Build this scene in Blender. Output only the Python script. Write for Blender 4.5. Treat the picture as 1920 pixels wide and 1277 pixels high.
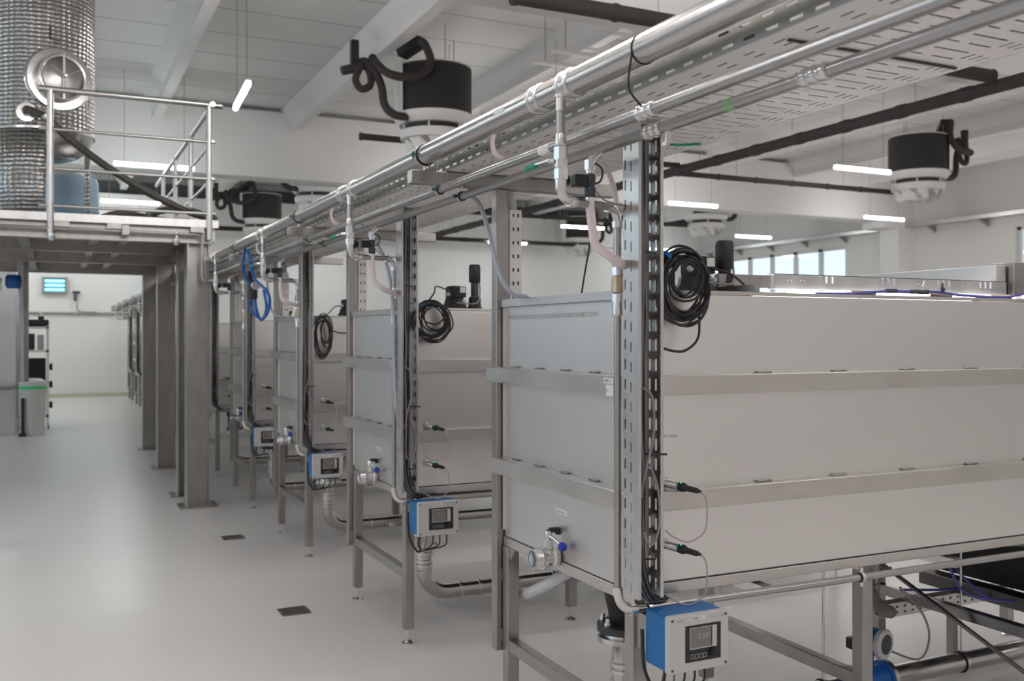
import bpy, math, random
from mathutils import Vector, Matrix
random.seed(7)
S = bpy.context.scene
COL = S.collection
for o in list(bpy.data.objects): bpy.data.objects.remove(o)

# ------------------------------------------------------------------ camera, world, exposure
cam_d = bpy.data.cameras.new('camera'); cam = bpy.data.objects.new('camera', cam_d); COL.objects.link(cam)
cam.location = (0, 0, 1.58); cam.rotation_euler = (math.radians(90), 0, math.radians(-25.5))
cam_d.lens = 33.75; cam_d.sensor_width = 36; cam_d.shift_y = -8.5/1920
cam_d.clip_start = .05; cam_d.clip_end = 200
cam_d.dof.use_dof = True; cam_d.dof.focus_distance = 3.4; cam_d.dof.aperture_fstop = 4.0
S.camera = cam
S.view_settings.view_transform = 'Standard'; S.view_settings.look = 'None'
S.view_settings.gamma = 1; S.view_settings.use_curve_mapping = False
S.view_settings.exposure = 0.0
w = bpy.data.worlds.new('daylight'); S.world = w; w.use_nodes = True
bg = w.node_tree.nodes['Background']; bg.inputs[0].default_value = (.72, .88, 1, 1); bg.inputs[1].default_value = 1.3
LAMP = 55.0
for _y in (6.0, 15.0):      # sky light entering through the two left-hand windows
    _l = bpy.data.lights.new('window_daylight', 'AREA'); _l.shape = 'RECTANGLE'; _l.size = 2.3; _l.size_y = 5.8; _l.energy = 42; _l.color = (.46, .71, 1)
    _o = bpy.data.objects.new('window_daylight', _l); COL.objects.link(_o); _o.location = (-5.9, _y, 3.0); _o.rotation_euler = (0, math.radians(-90), 0)

# ------------------------------------------------------------------ materials
def mat(name, col, rough=.5, metal=0, emit=None, es=0, bump=0, bscale=(20,20,20), var=0, vscale=(3,3,3), rvar=0, alpha=1, trans=0, bdist=.02, spec=.5, coat=0):
    m = bpy.data.materials.new(name); m.use_nodes = True
    nt = m.node_tree; b = nt.nodes['Principled BSDF']
    b.inputs['Base Color'].default_value = (*col, 1); b.inputs['Roughness'].default_value = rough; b.inputs['Metallic'].default_value = metal
    b.inputs['Specular IOR Level'].default_value = spec
    if coat: b.inputs['Coat Weight'].default_value = coat; b.inputs['Coat Roughness'].default_value = .12
    if emit: b.inputs['Emission Color'].default_value = (*emit, 1); b.inputs['Emission Strength'].default_value = es
    if trans: b.inputs['Transmission Weight'].default_value = trans
    if alpha < 1: b.inputs['Alpha'].default_value = alpha
    tc = nt.nodes.new('ShaderNodeTexCoord')
    def noise(sc, detail=3):
        mp = nt.nodes.new('ShaderNodeMapping'); mp.inputs['Scale'].default_value = sc
        nt.links.new(tc.outputs['Object'], mp.inputs[0])
        n = nt.nodes.new('ShaderNodeTexNoise'); n.inputs['Scale'].default_value = 1; n.inputs['Detail'].default_value = detail
        nt.links.new(mp.outputs[0], n.inputs['Vector']); return n
    if var or rvar:
        n = noise(vscale, 4)
        if var:
            r = nt.nodes.new('ShaderNodeMapRange'); r.inputs[1].default_value = .2; r.inputs[2].default_value = .8
            r.inputs[3].default_value = 1-var; r.inputs[4].default_value = 1+var
            nt.links.new(n.outputs[0], r.inputs[0])
            mx = nt.nodes.new('ShaderNodeVectorMath'); mx.operation = 'SCALE'; mx.inputs[0].default_value = col
            nt.links.new(r.outputs[0], mx.inputs['Scale']); nt.links.new(mx.outputs[0], b.inputs['Base Color'])
        if rvar:
            r = nt.nodes.new('ShaderNodeMapRange'); r.inputs[1].default_value = .2; r.inputs[2].default_value = .8
            r.inputs[3].default_value = max(.02, rough-rvar); r.inputs[4].default_value = rough+rvar
            nt.links.new(n.outputs[0], r.inputs[0]); nt.links.new(r.outputs[0], b.inputs['Roughness'])
    if bump:
        n = noise(bscale, 2)
        bp = nt.nodes.new('ShaderNodeBump'); bp.inputs['Strength'].default_value = bump; bp.inputs['Distance'].default_value = bdist
        nt.links.new(n.outputs[0], bp.inputs['Height']); nt.links.new(bp.outputs[0], b.inputs['Normal'])
    return m

M = {}
M['panel'] = mat('rolled_steel_panel', (.71,.70,.69), .42, 1, var=.05, vscale=(1.2,1.2,2.5), rvar=.05, bump=.12, bscale=(2.2,2.2,1.3), bdist=.02)
M['sidepanel'] = mat('mill_finish_sheet', (.80,.785,.775), .32, 1, var=.03, vscale=(1.0,1.0,2.0), rvar=.035, bump=.30, bscale=(2.4,2.4,1.3), bdist=.03)
def polish_ramp(m):     # this sheet was polished towards its far end
    nt = m.node_tree; b = nt.nodes['Principled BSDF']; tc = nt.nodes.new('ShaderNodeTexCoord'); sp = nt.nodes.new('ShaderNodeSeparateXYZ')
    nt.links.new(tc.outputs['Object'], sp.inputs[0]); r = nt.nodes.new('ShaderNodeMapRange'); r.interpolation_type = 'SMOOTHSTEP'
    r.inputs[1].default_value = -.75; r.inputs[2].default_value = .15; r.inputs[3].default_value = .33; r.inputs[4].default_value = .285
    nt.links.new(sp.outputs[0], r.inputs[0]); nt.links.new(r.outputs[0], b.inputs['Roughness'])
polish_ramp(M['sidepanel'])
M['frame'] = mat('brushed_steel_frame', (.40,.385,.37), .34, 1, var=.14, vscale=(14,14,4), rvar=.05)
M['band'] = mat('ground_steel_band', (.62,.60,.58), .36, 1, var=.08, vscale=(5,5,12), rvar=.05)
M['pipe'] = mat('polished_steel_pipe', (.60,.585,.57), .23, 1, rvar=.02, vscale=(8,8,8))
M['zinc'] = mat('galvanised_sheet', (.62,.62,.62), .35, 1, var=.12, vscale=(14,14,5), rvar=.05)
M['darkpipe'] = mat('dull_steel_pipe', (.44,.43,.42), .3, 1, var=.06, vscale=(20,20,4))
M['rail'] = mat('galvanised_rail', (.50,.49,.48), .36, 1, var=.06, vscale=(9,9,9))
M['railside'] = mat('olive_zinc_sheet', (.40,.41,.38), .36, 1, var=.08, vscale=(9,9,4))  # zinc with the dark surroundings it mirrors put into the colour
M['fitting'] = mat('cast_steel_fitting', (.74,.73,.72), .26, 1, var=.05, vscale=(40,40,40), bump=.15, bscale=(70,70,70), bdist=.002)
M['brass'] = mat('dull_brass', (.50,.43,.30), .4, 1)
M['white'] = mat('white_paint', (.78,.76,.745), .55, bump=.05, bscale=(30,30,30))
M['concrete'] = mat('white_painted_concrete', (.80,.775,.76), .65, var=.02, vscale=(.6,.6,.6), bump=.1, bscale=(12,12,12), bdist=.004)
M['plastic'] = mat('light_grey_plastic', (.62,.615,.61), .42)
M['blue'] = mat('blue_plastic', (.002,.165,.48), .45)
M['knob'] = mat('blue_knob_plastic', (.012,.05,.50), .22)
M['hoseblue'] = mat('blue_air_hose', (.012,.13,.50), .35)
M['violet'] = mat('violet_blue_air_hose', (.10,.10,.45), .35)
M['black'] = mat('black_plastic', (.018,.017,.017), .45)
M['rubber'] = mat('black_rubber', (.022,.02,.02), .6)
M['cable'] = mat('dark_cable', (.028,.027,.028), .5)
M['greycable'] = mat('grey_cable', (.28,.26,.27), .5)
M['palecable'] = mat('pale_pinkish_cable', (.52,.45,.45), .45)
M['foam'] = mat('black_foam_insulation', (.042,.036,.034), .75, bump=.3, bscale=(9,9,9), bdist=.01)
M['coilblk'] = mat('dark_finned_coil', (.035,.032,.03), .55)
M['green'] = mat('green_plastic', (.01,.27,.15), .4)
M['teal'] = mat('dark_teal_plastic', (.006,.12,.09), .4)
M['slate'] = mat('dark_slate_coating', (.05,.06,.07), .45)
M['screen'] = mat('grey_display', (.23,.215,.205), .25)
M['ink'] = mat('grey_ink', (.42,.40,.39), .6)
M['blackink'] = mat('dark_ink', (.06,.06,.06), .6)
M['label'] = mat('white_sticker', (.85,.84,.83), .5)
M['pinkhose'] = mat('milky_pink_hose', (.80,.68,.70), .35)
M['bluehose'] = mat('milky_blue_hose', (.46,.50,.58), .3)
M['corr'] = mat('pale_corrugated_hose', (.66,.67,.70), .5)
M['greycorr'] = mat('grey_corrugated_hose', (.33,.31,.30), .5)
M['tape'] = mat('green_tape', (.30,.50,.27), .4)
M['browns'] = mat('dark_suction_hose', (.055,.048,.042), .45)
M['tankside'] = mat('dull_tank_bottom', (.03,.03,.03), .6)
M['led'] = mat('lamp_diffuser', (.9,.9,.9), .4, emit=(1,.974,.958), es=LAMP)
M['ledcool'] = mat('cool_lamp_diffuser', (.9,.9,.9), .4, emit=(.91,1,.985), es=LAMP*1.0)
M['uv'] = mat('ultraviolet_tube', (.3,.8,.9), .3, emit=(.16,.72,1.0), es=3.2)
M['greenled'] = mat('green_indicator', (.05,.8,.2), .3, emit=(.05,1,.25), es=1.5)
M['tanklight'] = mat('grow_light_tube', (.9,.9,.9), .3, emit=(1,.97,.95), es=9)
M['glass'] = mat('window_glass', (1,1,1), .02, trans=1)
M['bin'] = mat('white_bin_plastic', (.72,.73,.70), .35)
M['binrim'] = mat('green_bin_rim', (.03,.75,.25), .4)

def node_floor():
    m = mat('glossy_resin_floor', (.755,.735,.715), .33, var=.02, vscale=(.5,.5,.5), rvar=.02, bump=.05, bscale=(3,3,3), bdist=.01, spec=.3)
    return m
M['floor'] = node_floor()
M['traysheet'] = mat('bright_zinc_sheet', (.92,.89,.875), .5, .2, var=.04, vscale=(10,10,3), rvar=.04)

def node_ceiling():
    m = bpy.data.materials.new('ribbed_ceiling_panels'); m.use_nodes = True
    nt = m.node_tree; b = nt.nodes['Principled BSDF']; b.inputs['Roughness'].default_value = .5
    tc = nt.nodes.new('ShaderNodeTexCoord'); sp = nt.nodes.new('ShaderNodeSeparateXYZ'); nt.links.new(tc.outputs['Object'], sp.inputs[0])
    def mt(op, a, bval):
        n = nt.nodes.new('ShaderNodeMath'); n.operation = op
        nt.links.new(a, n.inputs[0])
        if bval is not None: n.inputs[1].default_value = bval
        return n.outputs[0]
    fr = mt('FRACT', mt('MULTIPLY', sp.outputs[1], 1/1.04), None)
    seam = mt('LESS_THAN', fr, .022)
    mix = nt.nodes.new('ShaderNodeMix'); mix.data_type = 'RGBA'
    nt.links.new(seam, mix.inputs[0]); mix.inputs[6].default_value = (.76,.745,.73,1); mix.inputs[7].default_value = (.30,.29,.285,1)
    nt.links.new(mix.outputs[2], b.inputs['Base Color'])
    rib = mt('SINE', mt('MULTIPLY', sp.outputs[1], 2*math.pi/.065), None)
    bp = nt.nodes.new('ShaderNodeBump'); bp.inputs['Strength'].default_value = .35; bp.inputs['Distance'].default_value = .006
    nt.links.new(rib, bp.inputs['Height']); nt.links.new(bp.outputs[0], b.inputs['Normal'])
    return m
M['ceiling'] = node_ceiling()

def node_dimple():
    m = mat('dimpled_jacket_steel', (.40,.385,.37), .3, 1)
    nt = m.node_tree; b = nt.nodes['Principled BSDF']
    tc = nt.nodes.new('ShaderNodeTexCoord'); sp = nt.nodes.new('ShaderNodeSeparateXYZ'); nt.links.new(tc.outputs['Object'], sp.inputs[0])
    at = nt.nodes.new('ShaderNodeMath'); at.operation = 'ARCTAN2'; nt.links.new(sp.outputs[0], at.inputs[0]); nt.links.new(sp.outputs[1], at.inputs[1])
    cb = nt.nodes.new('ShaderNodeCombineXYZ')
    a1 = nt.nodes.new('ShaderNodeMath'); a1.operation = 'MULTIPLY'; nt.links.new(at.outputs[0], a1.inputs[0]); a1.inputs[1].default_value = .45*20
    a2 = nt.nodes.new('ShaderNodeMath'); a2.operation = 'MULTIPLY'; nt.links.new(sp.outputs[2], a2.inputs[0]); a2.inputs[1].default_value = 26
    nt.links.new(a1.outputs[0], cb.inputs[0]); nt.links.new(a2.outputs[0], cb.inputs[1])
    v = nt.nodes.new('ShaderNodeTexVoronoi'); v.inputs['Scale'].default_value = 1; v.inputs['Randomness'].default_value = .15
    nt.links.new(cb.outputs[0], v.inputs['Vector'])
    bp = nt.nodes.new('ShaderNodeBump'); bp.inputs['Strength'].default_value = 1; bp.inputs['Distance'].default_value = .016
    nt.links.new(v.outputs['Distance'], bp.inputs['Height']); nt.links.new(bp.outputs[0], b.inputs['Normal'])
    return m
M['dimple'] = node_dimple()

# ------------------------------------------------------------------ mesh builder
V = Vector
class MB:
    def __init__(s): s.v = []; s.f = []
    def add(s, vs, fs):
        n = len(s.v); s.v += [tuple(p) for p in vs]; s.f += [tuple(i+n for i in f) for f in fs]; return s
    def box(s, x0, x1, y0, y1, z0, z1):
        x0, x1 = sorted((x0, x1)); y0, y1 = sorted((y0, y1)); z0, z1 = sorted((z0, z1))
        return s.add([(x0,y0,z0),(x1,y0,z0),(x1,y1,z0),(x0,y1,z0),(x0,y0,z1),(x1,y0,z1),(x1,y1,z1),(x0,y1,z1)],
                     [(3,2,1,0),(4,5,6,7),(0,1,5,4),(1,2,6,5),(2,3,7,6),(3,0,4,7)])
    def bar(s, p, q, wd, ht, up=(0,0,1)):
        p, q = V(p), V(q); d = (q-p).normalized(); u = V(up); a = d.cross(u)
        if a.length < 1e-4: a = d.cross(V((1,0,0)))
        a.normalize(); b = a.cross(d).normalized()
        vs = [e + a*sx*wd/2 + b*sy*ht/2 for e in (p,q) for sx,sy in ((-1,-1),(1,-1),(1,1),(-1,1))]
        return s.add(vs, [(3,2,1,0),(4,5,6,7),(0,1,5,4),(1,2,6,5),(2,3,7,6),(3,0,4,7)])
    def lathe(s, prof, base, axis=(0,0,1), seg=20, ref=None, arc=None):
        base, ax = V(base), V(axis).normalized()
        a = V(ref) if ref else ax.orthogonal(); a = (a - ax*a.dot(ax)).normalized(); b = ax.cross(a)
        full = arc is None; n = seg if full else seg+1
        vs = []
        for r, h in prof:
            for i in range(n):
                t = 2*math.pi*i/seg if full else arc[0] + (arc[1]-arc[0])*i/seg
                vs.append(base + ax*h + (a*math.cos(t) + b*math.sin(t))*r)
        fs = []
        for j in range(len(prof)-1):
            for i in range(seg):
                i2 = (i+1) % n if full else i+1
                fs.append((j*n+i, j*n+i2, (j+1)*n+i2, (j+1)*n+i))
        if full:
            if prof[0][0] > 1e-6: fs.append(tuple(reversed(range(n))))
            if prof[-1][0] > 1e-6: fs.append(tuple(range((len(prof)-1)*n, len(prof)*n)))
        return s.add(vs, fs)
    def ring(s, prof, base, axis=(0,0,1), seg=24, ref=None):   # closed profile, open in the middle
        base, ax = V(base), V(axis).normalized(); a = V(ref) if ref else ax.orthogonal(); a.normalize(); b = ax.cross(a); n = seg; k = len(prof)
        vs = [base + ax*h + (a*math.cos(2*math.pi*i/n) + b*math.sin(2*math.pi*i/n))*r for r, h in prof for i in range(n)]
        return s.add(vs, [(j*n+i, j*n+(i+1)%n, ((j+1)%k)*n+(i+1)%n, ((j+1)%k)*n+i) for j in range(k) for i in range(n)])
    def hoop(s, base, axis, r, wd, th, seg=24):
        return s.ring([(r,-wd/2),(r+th,-wd/2),(r+th,wd/2),(r,wd/2)], base, axis, seg)
    def cyl(s, p, q, r, r2=None, seg=16):
        p, q = V(p), V(q); d = q-p
        return s.lathe([(r,0),(r if r2 is None else r2, d.length)], p, d, seg)
    def tube(s, pts, r, seg=8, smooth=5, closed=False, radii=None):
        P = [V(p) for p in pts]
        if smooth > 1 and len(P) > 2:
            Q = []
            n = len(P); rng = range(n) if closed else range(n-1)
            for i in rng:
                p0 = P[(i-1) % n] if closed or i > 0 else P[0]*2-P[1]
                p1, p2 = P[i], P[(i+1) % n]
                p3 = P[(i+2) % n] if closed or i+2 < n else P[-1]*2-P[-2]
                for k in range(smooth):
                    t = k/smooth
                    Q.append(.5*((2*p1)+(p2-p0)*t+(2*p0-5*p1+4*p2-p3)*t*t+(3*p1-p0-3*p2+p3)*t**3))
            if not closed: Q.append(P[-1])
            P = Q
        n = len(P); nrm = None; vs = []
        for i in range(n):
            if closed: d = P[(i+1) % n]-P[i-1]
            else: d = P[min(i+1, n-1)]-P[max(i-1, 0)]
            if d.length < 1e-9: d = V((0,0,1))
            d.normalize()
            nrm = d.orthogonal().normalized() if nrm is None else (nrm-d*nrm.dot(d)).normalized()
            b = d.cross(nrm); rr = r if radii is None else radii(i/(n-1))
            for k in range(seg):
                t = 2*math.pi*k/seg; vs.append(P[i]+(nrm*math.cos(t)+b*math.sin(t))*rr)
        fs = []
        for i in range(n if closed else n-1):
            j = (i+1) % n
            for k in range(seg):
                k2 = (k+1) % seg; fs.append((i*seg+k, i*seg+k2, j*seg+k2, j*seg+k))
        if not closed: fs += [tuple(reversed(range(seg))), tuple(range((n-1)*seg, n*seg))]
        return s.add(vs, fs)
    def elbow(s, p, c, q, r, seg=14, n=8):   # straight to bend about corner c
        p, c, q = V(p), V(c), V(q); return s.tube([p]+[(p*(1-t)**2+c*2*t*(1-t)+q*t*t) for t in [i/n for i in range(1,n)]]+[q], r, seg, 1)
    def sphere(s, c, r, seg=16, rings=10, sc=(1,1,1)):
        return s.lathe([(max(1e-7, r*math.sin(math.pi*i/rings)), -r*math.cos(math.pi*i/rings)*sc[2]) for i in range(rings+1)], c, (0,0,1), seg)
    def perf(s, o, u, v, W, L, holes, t=.002):
        """sheet W x L with rectangular through holes (u0,u1,v0,v1)"""
        o, u, v = V(o), V(u).normalized(), V(v).normalized(); n = u.cross(v)
        us = sorted({0, W} | {round(h[i],5) for h in holes for i in (0,1)}); vs_ = sorted({0, L} | {round(h[i],5) for h in holes for i in (2,3)})
        ui = {x: i for i, x in enumerate(us)}; vi = {x: i for i, x in enumerate(vs_)}
        hole = set()
        for h in holes:
            for i in range(ui[round(h[0],5)], ui[round(h[1],5)]):
                for j in range(vi[round(h[2],5)], vi[round(h[3],5)]): hole.add((i,j))
        nu, nv = len(us), len(vs_); pts = []
        for k in (0, 1):
            for j in range(nv):
                for i in range(nu): pts.append(o + u*us[i] + v*vs_[j] + n*(t*k))
        idx = lambda i, j, k: k*nu*nv + j*nu + i
        fs = []
        solid = lambda i, j: 0 <= i < nu-1 and 0 <= j < nv-1 and (i,j) not in hole
        for j in range(nv-1):
            for i in range(nu-1):
                if (i,j) in hole: continue
                fs.append((idx(i,j,1), idx(i+1,j,1), idx(i+1,j+1,1), idx(i,j+1,1)))
                fs.append((idx(i,j+1,0), idx(i+1,j+1,0), idx(i+1,j,0), idx(i,j,0)))
                if not solid(i-1,j): fs.append((idx(i,j+1,0), idx(i,j,0), idx(i,j,1), idx(i,j+1,1)))
                if not solid(i+1,j): fs.append((idx(i+1,j,0), idx(i+1,j+1,0), idx(i+1,j+1,1), idx(i+1,j,1)))
                if not solid(i,j-1): fs.append((idx(i,j,0), idx(i+1,j,0), idx(i+1,j,1), idx(i,j,1)))
                if not solid(i,j+1): fs.append((idx(i+1,j+1,0), idx(i,j+1,0), idx(i,j+1,1), idx(i+1,j+1,1)))
        return s.add(pts, fs)
    def build(s, name, m, parent=None, origin=None, bevel=0, angle=35):
        if parent is not None: org = root_loc(parent)
        elif origin is not None: org = V(origin)
        else:
            xs = [p[0] for p in s.v]; ys = [p[1] for p in s.v]; zs = [p[2] for p in s.v]
            org = V(((min(xs)+max(xs))/2, (min(ys)+max(ys))/2, min(zs)))
        me = bpy.data.meshes.new(name)
        me.from_pydata([(p[0]-org.x, p[1]-org.y, p[2]-org.z) for p in s.v], [], s.f)
        me.materials.append(M[m] if isinstance(m, str) else m)
        me.shade_smooth(); me.set_sharp_from_angle(angle=math.radians(angle))
        o = bpy.data.objects.new(name, me); COL.objects.link(o)
        if parent is not None: o.parent = parent
        else: o.location = org
        if bevel:
            b = o.modifiers.new('bevel', 'BEVEL'); b.width = bevel; b.segments = 2; b.limit_method = 'ANGLE'; b.angle_limit = math.radians(50)
        return o

def root_loc(o):
    while o.parent is not None: o = o.parent
    return V(o.location)
def tag(o, label=None, cat=None, group=None, kind=None):
    if label: o['label'] = label
    if cat: o['category'] = cat
    if group: o['group'] = group
    if kind: o['kind'] = kind
    return o
def thing(name, loc, label, cat, group=None):
    o = bpy.data.objects.new(name, None); COL.objects.link(o); o.location = loc; o.empty_display_size = .1
    return tag(o, label, cat, group)
KIDS = {}
def copy_tree(o, parent=None):
    c = o.copy(); COL.objects.link(c)
    if parent is not None: c.parent = parent
    for ch in [x for x in COL.objects if x.parent == o]: copy_tree(ch, c)
    return c
def repeat(proto, dy, label, dx=0, dz=0):
    c = copy_tree(proto); c.location = V(proto.location) + V((dx, dy, dz)); c['label'] = label
    return c
def struct(name, mb, m, bevel=0):
    return tag(mb.build(name, m, bevel=bevel), kind='structure')
def text(s, size, o, u, v, m, parent, name='lettering', ax='LEFT', squash=1):
    cu = bpy.data.curves.new('t', 'FONT'); cu.body = s; cu.size = size; cu.align_x = ax; cu.resolution_u = 2
    ob = bpy.data.objects.new('t', cu); COL.objects.link(ob)
    me = bpy.data.meshes.new_from_object(ob); bpy.data.objects.remove(ob); bpy.data.curves.remove(cu)
    o, u, v = V(o), V(u), V(v); mb = MB()
    n = u.cross(v)*.0006
    mb.add([o + u*p.co.x*squash + v*p.co.y + n for p in me.vertices], [tuple(p.vertices) for p in me.polygons])
    bpy.data.meshes.remove(me)
    return mb.build(name, m, parent)

PITCH = 2.138
ORD = ['nearest', 'second', 'third', 'fourth', 'fifth', 'sixth', 'seventh', 'eighth', 'ninth', 'tenth', 'eleventh']
def nth(k): return 'first' if k == 0 else ORD[k]

# ------------------------------------------------------------------ the room
X0, X1, Y0, Y1, ZC = -5.5, 19.9, -6.0, 27.2, 5.78
struct('floor', MB().box(X0-.3, X1+.3, Y0-.3, Y1+.3, -.2, 0), 'floor')
struct('ceiling', MB().box(X0-.3, X1+.3, Y0-.3, Y1+.3, ZC, ZC+.2), 'ceiling')
struct('wall_back', MB().box(X0-.3, X1+.3, Y1, Y1+.3, 0, ZC), 'concrete')
struct('wall_front', MB().box(X0-.3, X1+.3, Y0-.3, Y0, 0, ZC), 'concrete')
# right wall with two strips of windows, left wall with one
def wall_x(name, xa, xb, opens, z0, z1):
    mb = MB(); ys = [Y0] + [y for o in opens for y in o] + [Y1]
    for i in range(0, len(ys), 2): mb.box(xa, xb, ys[i], ys[i+1], 0, ZC)
    for a, b in opens: mb.box(xa, xb, a, b, 0, z0); mb.box(xa, xb, a, b, z1, ZC)
    struct(name, mb, 'concrete')
wall_x('wall_right', X1, X1+.3, [(9.0, 14.9), (20.15, 26.4)], 2.7, 4.08)
wall_x('wall_left', X0-.3, X0, [(3.0, 9.0), (12.0, 18.0)], 1.8, 4.2)
def window(n, x, sgn, y0, y1, z0, z1, panes):
    fr = MB(); wd = .07; xa, xb = x+.08*sgn, x+.15*sgn
    fr.box(xa, xb, y0, y1, z0, z0+wd); fr.box(xa, xb, y0, y1, z1-wd, z1)
    st = (y1-y0)/panes
    for i in range(panes+1):
        yc = y0 + i*st; fr.box(xa, xb, max(y0, yc-.08), min(y1, yc+.08), z0, z1)
    o = struct('window_%d' % n, fr, 'white')
    for i in range(panes):
        MB().box(x+.11*sgn, x+.116*sgn, y0+i*st+.08, y0+(i+1)*st-.08, z0+wd, z1-wd).build('pane', 'glass', o)
    return o
window(1, X1, 1, 20.15, 26.4, 2.7, 4.08, 6)
window(2, X1, 1, 9.0, 14.9, 2.7, 4.08, 6)
window(3, X0, -1, 12.0, 18.0, 1.8, 4.2, 5)
window(4, X0, -1, 3.0, 9.0, 1.8, 4.2, 5)
for i, (ya, yb, za, zb) in enumerate([(17.8, 18.3, 4.48, 5.7), (7.25, 7.75, 4.48, 5.7)]):
    struct('girder_beam_%d' % (i+1), MB().box(X0, X1, ya, yb, za, zb), 'concrete', .012)
struct('girder_beam_3', MB().box(X0, X1, 26.7, 27.2, 4.46, 5.25), 'concrete')
struct('trim_roof_gap', MB().box(X0, X1, 26.9, 27.2, 5.25, 5.6), mat('dark_roof_gap', (.06,.065,.065), .8))  # dark box carrying the shade at the ceiling edge in its colour
struct('pillar', MB().box(19.3, X1, 17.75, 18.35, 0, 4.48), 'concrete', .01)
struct('corbel', MB().box(18.75, 19.3, 17.7, 18.4, 4.3, 4.48), 'concrete', .01)
for i in range(-3, 8):
    xl = 1.40 + 2.40*i
    if xl < X0 + .1 or xl > X1-.6: continue
    mb = MB()
    sec = [(xl, ZC), (xl+.03, 5.66), (xl+.14, 5.52), (xl+.14, 5.38), (xl+.30, 5.38), (xl+.30, 5.52), (xl+.42, 5.66), (xl+.45, ZC)]
    n = len(sec)
    mb.add([(x, y, z) for y in (Y0, Y1) for x, z in sec], [tuple(range(n)), tuple(reversed(range(n, 2*n)))] + [(j, j+n, (j+1) % n+n, (j+1) % n) for j in range(n)])
    struct('roof_purlin_%d' % (i+4), mb, 'concrete')
struct('baseboard_back', MB().box(X0, X1, Y1-.03, Y1, 0, .1), mat('cove_base', (.55,.56,.42), .4))

# ------------------------------------------------------------------ lamps
def lamp(x, y, cool=False, rot=0, z=4.29):
    t = thing('linear_lamp', (x, y, z), '', 'lamp', 'suspended linear lamps')
    MB().box(x-.6, x+.6, y-.025, y+.025, z+.030, z+.055).build('housing', 'white', t, bevel=.006)
    pts = [(-.026,.030),(-.028,.0),(-.021,-.022),(0,-.029),(.021,-.022),(.028,0),(.026,.030)]; mb = MB(); n = len(pts)
    mb.add([(xx, y+a, z+b) for xx in (x-.6, x+.6) for a, b in pts], [(j, j+1, j+1+n, j+n) for j in range(n-1)] + [tuple(reversed(range(n))), tuple(range(n, 2*n))])
    mb.build('diffuser', 'ledcool' if cool else 'led', t)
    for s in (-.45, .45): MB().cyl((x+s, y, z+.05), (x+s, y, ZC), .004, seg=6).build('hanging_wire', 'frame', t)
    t.rotation_euler = (0, 0, rot)
    return t
LP = {}
for x in (-3.8, 1.45, 6.7, 11.93, 17.3):
    for y in (-2.0, 2.5, 7.1, 11.69, 16.3, 20.9, 25.3):
        if x == 1.45 and y == 11.69: continue
        o = lamp(x, y, cool=((x < 3 and y > 10) or y > 18))
        LP[(x, y)] = o
for i, (x, y) in enumerate(((1.45, 4.8), (-1.2, 4.8), (4.1, 4.8), (-1.2, .3), (4.1, .3), (1.45, .3))):  # added off-grid lamps outside the view that brighten the near area
    o = lamp(x, y); o['label'] = 'white lamp out of frame, %s, %s' % ('over the second tank' if y > 4 else 'over the camera', ['right above the aisle edge', 'far left', 'right of the pipe run'][[1.45,-1.2,4.1].index(x)])
for i, y in enumerate((19.0, 23.2, 25.3)):  # added lamps outside the view that brighten the far end
    o = lamp(-1.2, y, cool=True); o['label'] = 'white lamp out of frame beyond the raised platform, %s' % ['nearest of three', 'second of three', 'closest to the far wall'][i]
def where(x, y):
    r = {-2.0: 'behind the camera', 2.5: 'level with the nearest tank', 7.1: 'over the third tank', 11.69: 'in front of the long concrete girder', 16.3: 'just before the long concrete girder', 20.9: 'beyond the long concrete girder', 25.3: 'close to the far wall'}[y]
    cx = {-3.8: 'by the left wall', 1.45: 'above the aisle beside the tank row', 6.7: 'behind the overhead pipe run', 11.93: 'in the third line right of the pipe run', 17.3: 'in the line nearest the windows'}[x]
    return 'white lamp %s, %s' % (r, cx)
for (x, y), o in LP.items(): o['label'] = where(x, y)
LP[(1.45,16.3)]['label'] = 'long lit lamp seen just above the platform railing'
LP[(1.45,20.9)]['label'] = 'lit lamp low behind the platform railing, above the coiled hose'
LP[(11.93,11.69)]['label'] = 'lit lamp just left of the drum heater on the right'
LP[(11.93,16.3)]['label'] = 'lit lamp right of the slotted channel, above the nearest tank'
LP[(17.3,16.3)]['label'] = 'lit lamp below the right drum heater, beside the white pillar'
LP[(17.3,20.9)]['label'] = 'lit lamp right above the strip of windows'
LP[(11.93,20.9)]['label'] = 'lit lamp behind the pale pink hose'
LP[(11.93,25.3)]['label'] = 'lit lamp half hidden by the square post of the nearest tank'
o = lamp(1.91, 11.09, rot=math.radians(87), z=4.28); o['label'] = 'lit lamp hung lengthwise high between the two roof purlins on the left'

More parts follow.
